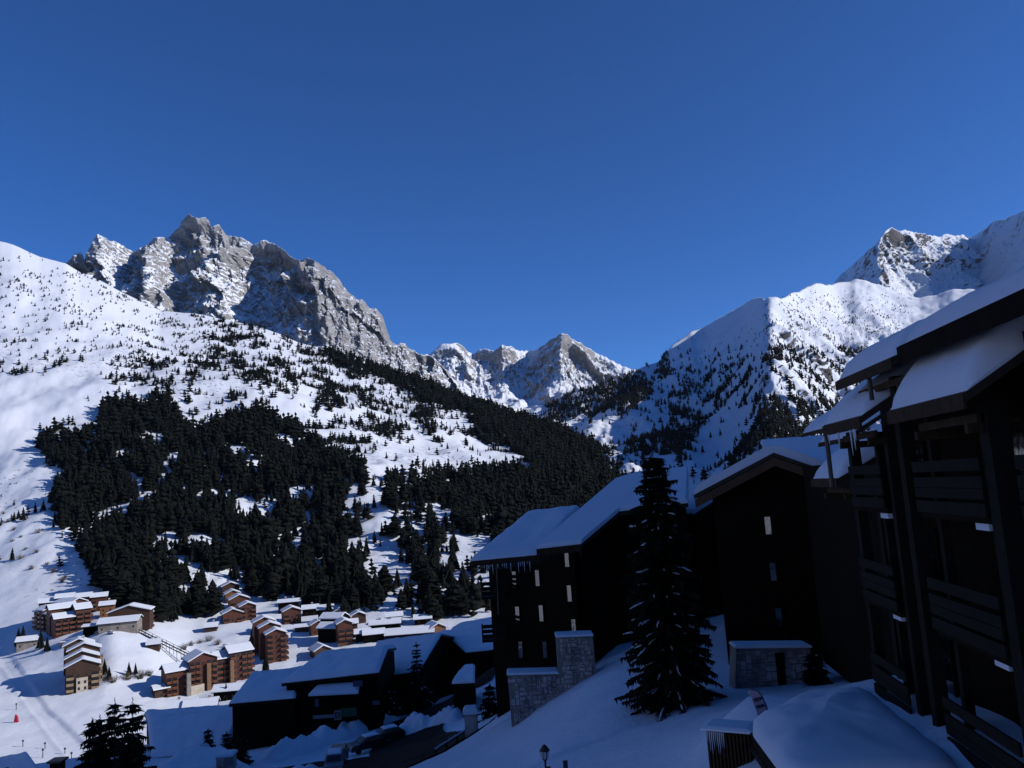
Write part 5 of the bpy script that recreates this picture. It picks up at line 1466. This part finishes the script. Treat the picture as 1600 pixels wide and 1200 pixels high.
MB().tube((0, 0, H - 0.70), (0, 0, H - 0.62), 0.05, 0.13, 8).build('lantern_cup', metal_dark, T)
MB().box(0.03, 0.22, -0.08, 0.08, H - 1.25, H - 0.95).build('control_box', metal_dark, T)
p = V(883, 1188, 35); zg = gz(p.x, p.y)
T = thing('notice_board', 'small dark blue notice board on a post beside the lantern', 'sign', (p.x, p.y, zg))
navy = simple('navy', (0.012, 0.016, 0.06), (0.01, 0.013, 0.05), 1.0, rough=0.5)
H = p.z - zg
MB().tube((0, 0.04, -0.3), (0, 0.04, H - 0.02), 0.03, n=6).build('post', metal_dark, T)
MB().box(-0.1, 0.1, -0.03, 0.0, H - 0.9, H).build('board', navy, T)

# ---- feather banner by the snow heap
p = V(1170, 1082, 27.5); zg = -10.3
T = thing('feather_banner', 'pale curved feather banner with dark lettering behind the porch snow', 'banner', (p.x, p.y, zg))
fab = simple('banner_cloth', (0.42, 0.38, 0.48), (0.36, 0.32, 0.42), 3.0, rough=0.8)
tA = rel(T, V(1166, 1080, 27.5)); 
edge = [rel(T, V(x, y, 27.5)) for x, y in ((1172, 1078), (1183, 1080), (1190, 1088), (1197, 1104), (1203, 1128), (1212, 1160))]
inner = [rel(T, V(x, y, 27.5)) for x, y in ((1169, 1084), (1174, 1089), (1176, 1096), (1182, 1112), (1188, 1132), (1196, 1164))]
m_ = MB()
for i in range(5):
    A, B, C_, D_ = inner[i], edge[i], edge[i + 1], inner[i + 1]
    dpt = Vector((0, 0.03, 0))
    m_.add([A, B, C_, D_, A + dpt, B + dpt, C_ + dpt, D_ + dpt], [(0, 1, 2, 3), (7, 6, 5, 4), (0, 4, 5, 1), (2, 6, 7, 3), (0, 3, 7, 4), (1, 5, 6, 2)])
m_.build('cloth', fab, T)
mp = MB()
for i in range(5): mp.tube(edge[i] + Vector((0.02, 0.02, 0)), edge[i + 1] + Vector((0.02, 0.02, 0)), 0.022, n=5)
mp.tube(edge[5] + Vector((0.02, 0.02, 0)), edge[5] + Vector((0.1, 0.02, -1.2)), 0.022, n=5)
mp.build('pole', metal_dark, T)
for (x, y) in ((1184, 1093), (1188, 1104), (1193, 1116)):
    o = lettering(T, 'YEYA', rel(T, V(x, y, 27.45)), 0.135, navy, bold=0.004)
    o.rotation_euler = (math.pi / 2, R(-14), 0)

# ---- timber fence and snow capped pillar by the street
T = thing('fence', 'short timber fence with snowy rail beside the street', 'fence', gp(690, 72))
A = gp(672, 71) - T.location; B = gp(722, 75) - T.location
for k in range(4):
    c = A.lerp(B, k / 3); MB().tube(c - Vector((0, 0, 0.4)), c + Vector((0, 0, 1.25)), 0.08, n=6).build('post', wood_dark, T)
for h_ in (0.45, 1.0): MB().tube(A + Vector((0, -.1, h_)), B + Vector((0, -.1, h_)), 0.07, n=5).build('rail', wood_dark, T)
MB().tube(A + Vector((0, -.1, 1.10)), B + Vector((0, -.1, 1.10)), 0.09, n=6).build('snow', snow_roof, T)
g = gp(729, 68)
T = thing('gate_pillar', 'snow capped stone pillar next to the timber fence', 'pillar', g)
MB().box(-0.5, 0.5, -0.5, 0.5, -1, 2.0).build('shaft', stone_m, T)
mm = MB(); frustum_slab(mm, [Vector((-.6, -.6, 2.004)), Vector((.6, -.6, 2.004)), Vector((.6, .6, 2.004)), Vector((-.6, .6, 2.004))], 0.5, 0.3); mm.build('snow_cap', snow_roof, T)

# ================================================================== NEAR SPRUCES
def spruce(name, label, base_p, h, r, whorls, per, seed, snow_amt=0.25, step=0.16, group=None, twig=0.34, expo=0.72):
    rr = random.Random(seed)
    T = thing(name, label, 'tree', base_p, 0, group)
    MB().tube((0, 0, -0.8), (0, 0, h * 0.97), h * 0.014 + 0.04, 0.012, 8).build('trunk', bark, T)
    vs, fs = [], []; sv = MB(); br = MB()
    for k in range(whorls):
        t = (k + rr.random() * 0.6) / whorls
        z0 = h * (0.03 + 0.95 * t)
        Lw = r * (1 - t) ** expo * rr.uniform(0.85, 1.1) + 0.12
        n = max(4, int(per * (1 - 0.55 * t)))
        ph = rr.uniform(0, 6.28)
        for i in range(n):
            az = ph + 2 * math.pi * i / n + rr.uniform(-.25, .25)
            L = Lw * rr.uniform(0.45, 1.22)
            ca, sa = math.cos(az), math.sin(az)
            droop = rr.uniform(0.35, 0.6); lift = rr.uniform(0.0, 0.2) + 0.35 * t
            def pt(s): return Vector((ca * L * s, sa * L * s, z0 + L * (lift * s - droop * s * s + 0.12 * s ** 3)))
            br.tube(pt(0.0), pt(0.5), 0.03, 0.02, 3); br.tube(pt(0.5), pt(1.0), 0.02, 0.005, 3)
            ns = max(3, int(L / step))
            side = Vector((-sa, ca, 0))
            for j in range(ns):
                s = 0.12 + 0.88 * (j + rr.random()) / ns
                p = pt(min(s, 1)); q_ = pt(min(1, s) - 0.05); fw = (p - q_).normalized()
                for sg in (-1, 1):
                    ln = twig * (0.5 + 0.75 * (1 - s)) * rr.uniform(0.7, 1.25)
                    tip = p + side * sg * ln * 0.8 + fw * ln * rr.uniform(0.4, 0.9) + Vector((0, 0, -ln * rr.uniform(0.05, 0.55)))
                    wv = fw * ln * 0.24 + Vector((0, 0, rr.uniform(-.04, .04)))
                    b0 = len(vs); vs += [p - wv, p + wv, tip]; fs.append((b0, b0 + 1, b0 + 2))
                b0 = len(vs); tip = p + Vector((rr.uniform(-.06, .06), rr.uniform(-.06, .06), -twig * rr.uniform(0.3, 0.8)))
                vs += [p - fw * 0.1, p + fw * 0.1, tip]; fs.append((b0, b0 + 1, b0 + 2))
            if rr.random() < snow_amt * (1.2 - 0.7 * t):
                s0 = rr.uniform(0.45, 0.75); s1 = min(1.0, s0 + rr.uniform(0.2, 0.42))
                pts_ = [pt(s0 + (s1 - s0) * e / 3) + Vector((rr.uniform(-.04, .04), rr.uniform(-.04, .04), 0.05)) for e in range(4)]
                rad_ = [0.015, rr.uniform(.03, .06), rr.uniform(.025, .055), 0.012]
                for e in range(3): sv.tube(pts_[e], pts_[e + 1], rad_[e], rad_[e + 1], 6)
    for j in range(40):                      # the leader at the top
        z = h * (0.93 + 0.075 * j / 40); a = rr.uniform(0, 6.28); l = 0.22 * (1.15 - j / 40)
        b0 = len(vs); vs += [Vector((0, 0, z)), Vector((0, 0, z + 0.07)), Vector((math.cos(a) * l, math.sin(a) * l, z + 0.05))]; fs.append((b0, b0 + 1, b0 + 2))
    me = bpy.data.meshes.new('crown'); me.from_pydata([tuple(v) for v in vs], [], fs); me.materials.append(needles_near)
    c = link_mesh('crown', me, T)
    br.build('branches', bark, T)['kind'] = 'stuff'
    if sv.v: sv.build('snow', snow_roof, c, smooth=True)['kind'] = 'stuff'
    c['kind'] = 'stuff'
    return T
bt = near_hit(1026, 1112); p = V(1036, 703, bt.y); zb = bt.z
print('spruce base', bt)
spruce('spruce_tree', 'tall dark spruce with snow on its boughs between the houses', (p.x - 0.55, bt.y, zb - 0.2), p.z - zb + 0.2, 0.056 * bt.y, 58, 17, 21, 0.30, step=0.085, twig=0.5, expo=0.5)
for (x, y, Y, h_, r_, lab, sd_) in [
        (144, 1122, 57, 12, 2.1, 'shortest left spruce of the group at the lower left', 31),
        (156, 1117, 59, 12, 2.2, 'second spruce of the lower left group beside the shortest', 32),
        (179, 1092, 58, 13, 2.6, 'slender third spruce of the lower left group against the snow', 33),
        (207, 1091, 55, 13, 2.7, 'rightmost and broadest spruce of the lower left group', 34)]:
    t_ = V(x, y, Y)
    spruce('spruce_tree', lab, (t_.x, t_.y, t_.z - h_), h_, r_, 34, 14, sd_, 0.05, step=0.12, group='foreground spruces', twig=0.55, expo=0.62)
for (x, y, Y, h_, r_, lab, sd_) in [
        (650, 1003, 112, 9, 2.2, 'small spruce in front of the dark gabled chalet', 41),
        (325, 1138, 96, 6, 1.5, 'little spruce in front of the wide shaded roof', 42),
        (354, 1143, 95, 6, 1.9, 'bushy spruce right of the little one by the shaded roof', 43),
        (376, 1142, 94, 6.5, 2.2, 'broad snowy spruce left of the lower shaded wing', 44),
        (608, 1058, 108, 4, 1.6, 'low shrubby spruce at the end of the large chalet', 45),
        (765, 1068, 84, 5, 1.8, 'small dark spruce beside the stone retaining wall', 46),
        (1272, 1018, 42, 4, 1.2, 'small dark spruce by the doorway wall at the hotel', 47)]:
    t_ = V(x, y, Y); 
    spruce('spruce_tree', lab, (t_.x, t_.y, t_.z - h_), h_, r_, 18, 11, sd_, 0.2, step=0.16, twig=0.6)
# valley trees close to the houses
for (x, y, h_, lab) in [(413, 1052, 11, 'dark round spruce alone below the red tower'), (28, 1010, 12, 'spruce left of the small beige chalet'), (37, 1008, 13, 'taller spruce against the wall of the beige chalet'), (62, 1012, 11, 'spruce right of the small beige chalet'), (72, 1016, 9, 'bushy spruce above the shadow of the apartment block'), (163, 1052, 8, 'small spruce right of the stepped apartment block'), (172, 1058, 7, 'dark shrub spruce below the stepped apartment block'), (205, 1054, 7, 'small spruce in the scrub under the snow bank'), (214, 1052, 6, 'second small spruce in the scrub under the snow bank'), (395, 1012, 13, 'spruce standing in the shadow left of the red tower'), (398, 1020, 14, 'second spruce close to the red tower'), (352, 1092, 8, 'small spruce beside the low dark building')]:
    g = site(x, y)
    t_ = thing('conifer_tree', lab, 'tree', (g.x, g.y, g.z - 0.3), 0, 'conifers among the valley houses')
    c = link_mesh('crown', SOLO_MESH[(False, len(lab) % 4)], t_); c.scale = (h_ * 0.22, h_ * 0.22, h_)
    tr = link_mesh('trunk', trunk_me, t_); tr.scale = (h_ * 0.5, h_ * 0.5, h_)
# bare brown bushes
def bush_me(seed):
    rr = random.Random(seed); m_ = MB()
    for k in range(46):
        a = rr.uniform(0, 6.28); el = rr.uniform(0.5, 1.45); L = rr.uniform(0.5, 1.0)
        d = Vector((math.cos(a) * math.cos(el), math.sin(a) * math.cos(el), math.sin(el)))
        b0 = Vector((rr.uniform(-.25, .25), rr.uniform(-.25, .25), -0.05))
        m1 = b0 + d * L * 0.6; m_.tube(b0, m1, 0.020, 0.012, 3)
        for q_ in range(3):
            m_.tube(m1, m1 + (d + Vector((rr.uniform(-.6, .6), rr.uniform(-.6, .6), rr.uniform(-.2, .5)))).normalized() * L * 0.45, 0.010, 0.004, 3)
    return m_.mesh('bush', twigs)
BUSH = [bush_me(s) for s in range(4)]
spots = [(5, 800), (12, 815), (22, 825), (35, 835), (18, 845), (40, 855), (55, 862), (70, 878), (30, 870), (48, 885), (85, 890), (60, 830), (100, 900), (300, 1008), (312, 1003), (325, 1000), (338, 1006), (348, 1010), (290, 1012), (360, 1018), (372, 1022), (383, 1028), (165, 1056), (178, 1062), (200, 1058), (220, 1056), (232, 1052), (158, 925), (150, 915), (170, 930), (100, 905), (700, 900), (655, 930), (672, 942), (640, 800), (575, 810), (560, 790)]
for k, (x, y) in enumerate(spots):
    g = site(x, y); s_ = random.uniform(3.0, 5.5)
    w = 'left snow slope above the hamlet' if y < 910 and x < 200 else ('snow bank behind the brick complex' if 280 < x < 400 else ('scrub below the wood and hamlet' if x < 280 else 'snow below the middle wood'))
    o = link_mesh('bare_bush', BUSH[k % 4], None, g, random.uniform(0, 6.28)); o.scale = (s_, s_, s_ * 0.9)
    tag(o, 'bare grey brown bush on the ' + w, 'bush', 'bare bushes on the ' + w)

# cars by the lift station
def village_car(label, px, py, rz, mat):
    g = site(px, py)
    src_ = [o for o in COL.objects if o.name == 'parked_car'][0]
    t_ = src_.copy(); COL.objects.link(t_); t_.location = g + Vector((0, 0, 0.1)); t_.rotation_euler = (0, 0, R(rz)); t_['label'] = label; t_['group'] = 'cars parked by the lift station'
    for ch in [c for c in COL.objects if c.parent == src_]:
        c = ch.copy(); COL.objects.link(c); c.parent = t_
        if c.name.startswith('body'): c.data = c.data.copy(); c.data.materials[0] = mat
village_car('white car parked in front of the lift station', 173, 988, 70, white_paint)
village_car('dark car left of the white car at the lift station', 152, 990, 60, car_dark)
village_car('grey car on the lane above the red tower', 470, 978, 80, car_grey)

# ================================================================== AIR
hz, nt, b = new_mat('haze_air')
nt.nodes.remove(b)
pv = nt.nodes.new('ShaderNodeVolumePrincipled')
pv.inputs['Color'].default_value = (0.62, 0.78, 1.0, 1)
pv.inputs['Density'].default_value = 0.9e-5
pv.inputs['Anisotropy'].default_value = 0.2
nt.links.new(pv.outputs[0], nt.nodes['Material Output'].inputs['Volume'])
o = MB().box(-32000, 32000, -32000, 32000, -161, 2600).build('haze', hz)
tag(o, kind='stuff')
SC.cycles.volume_bounces = 0
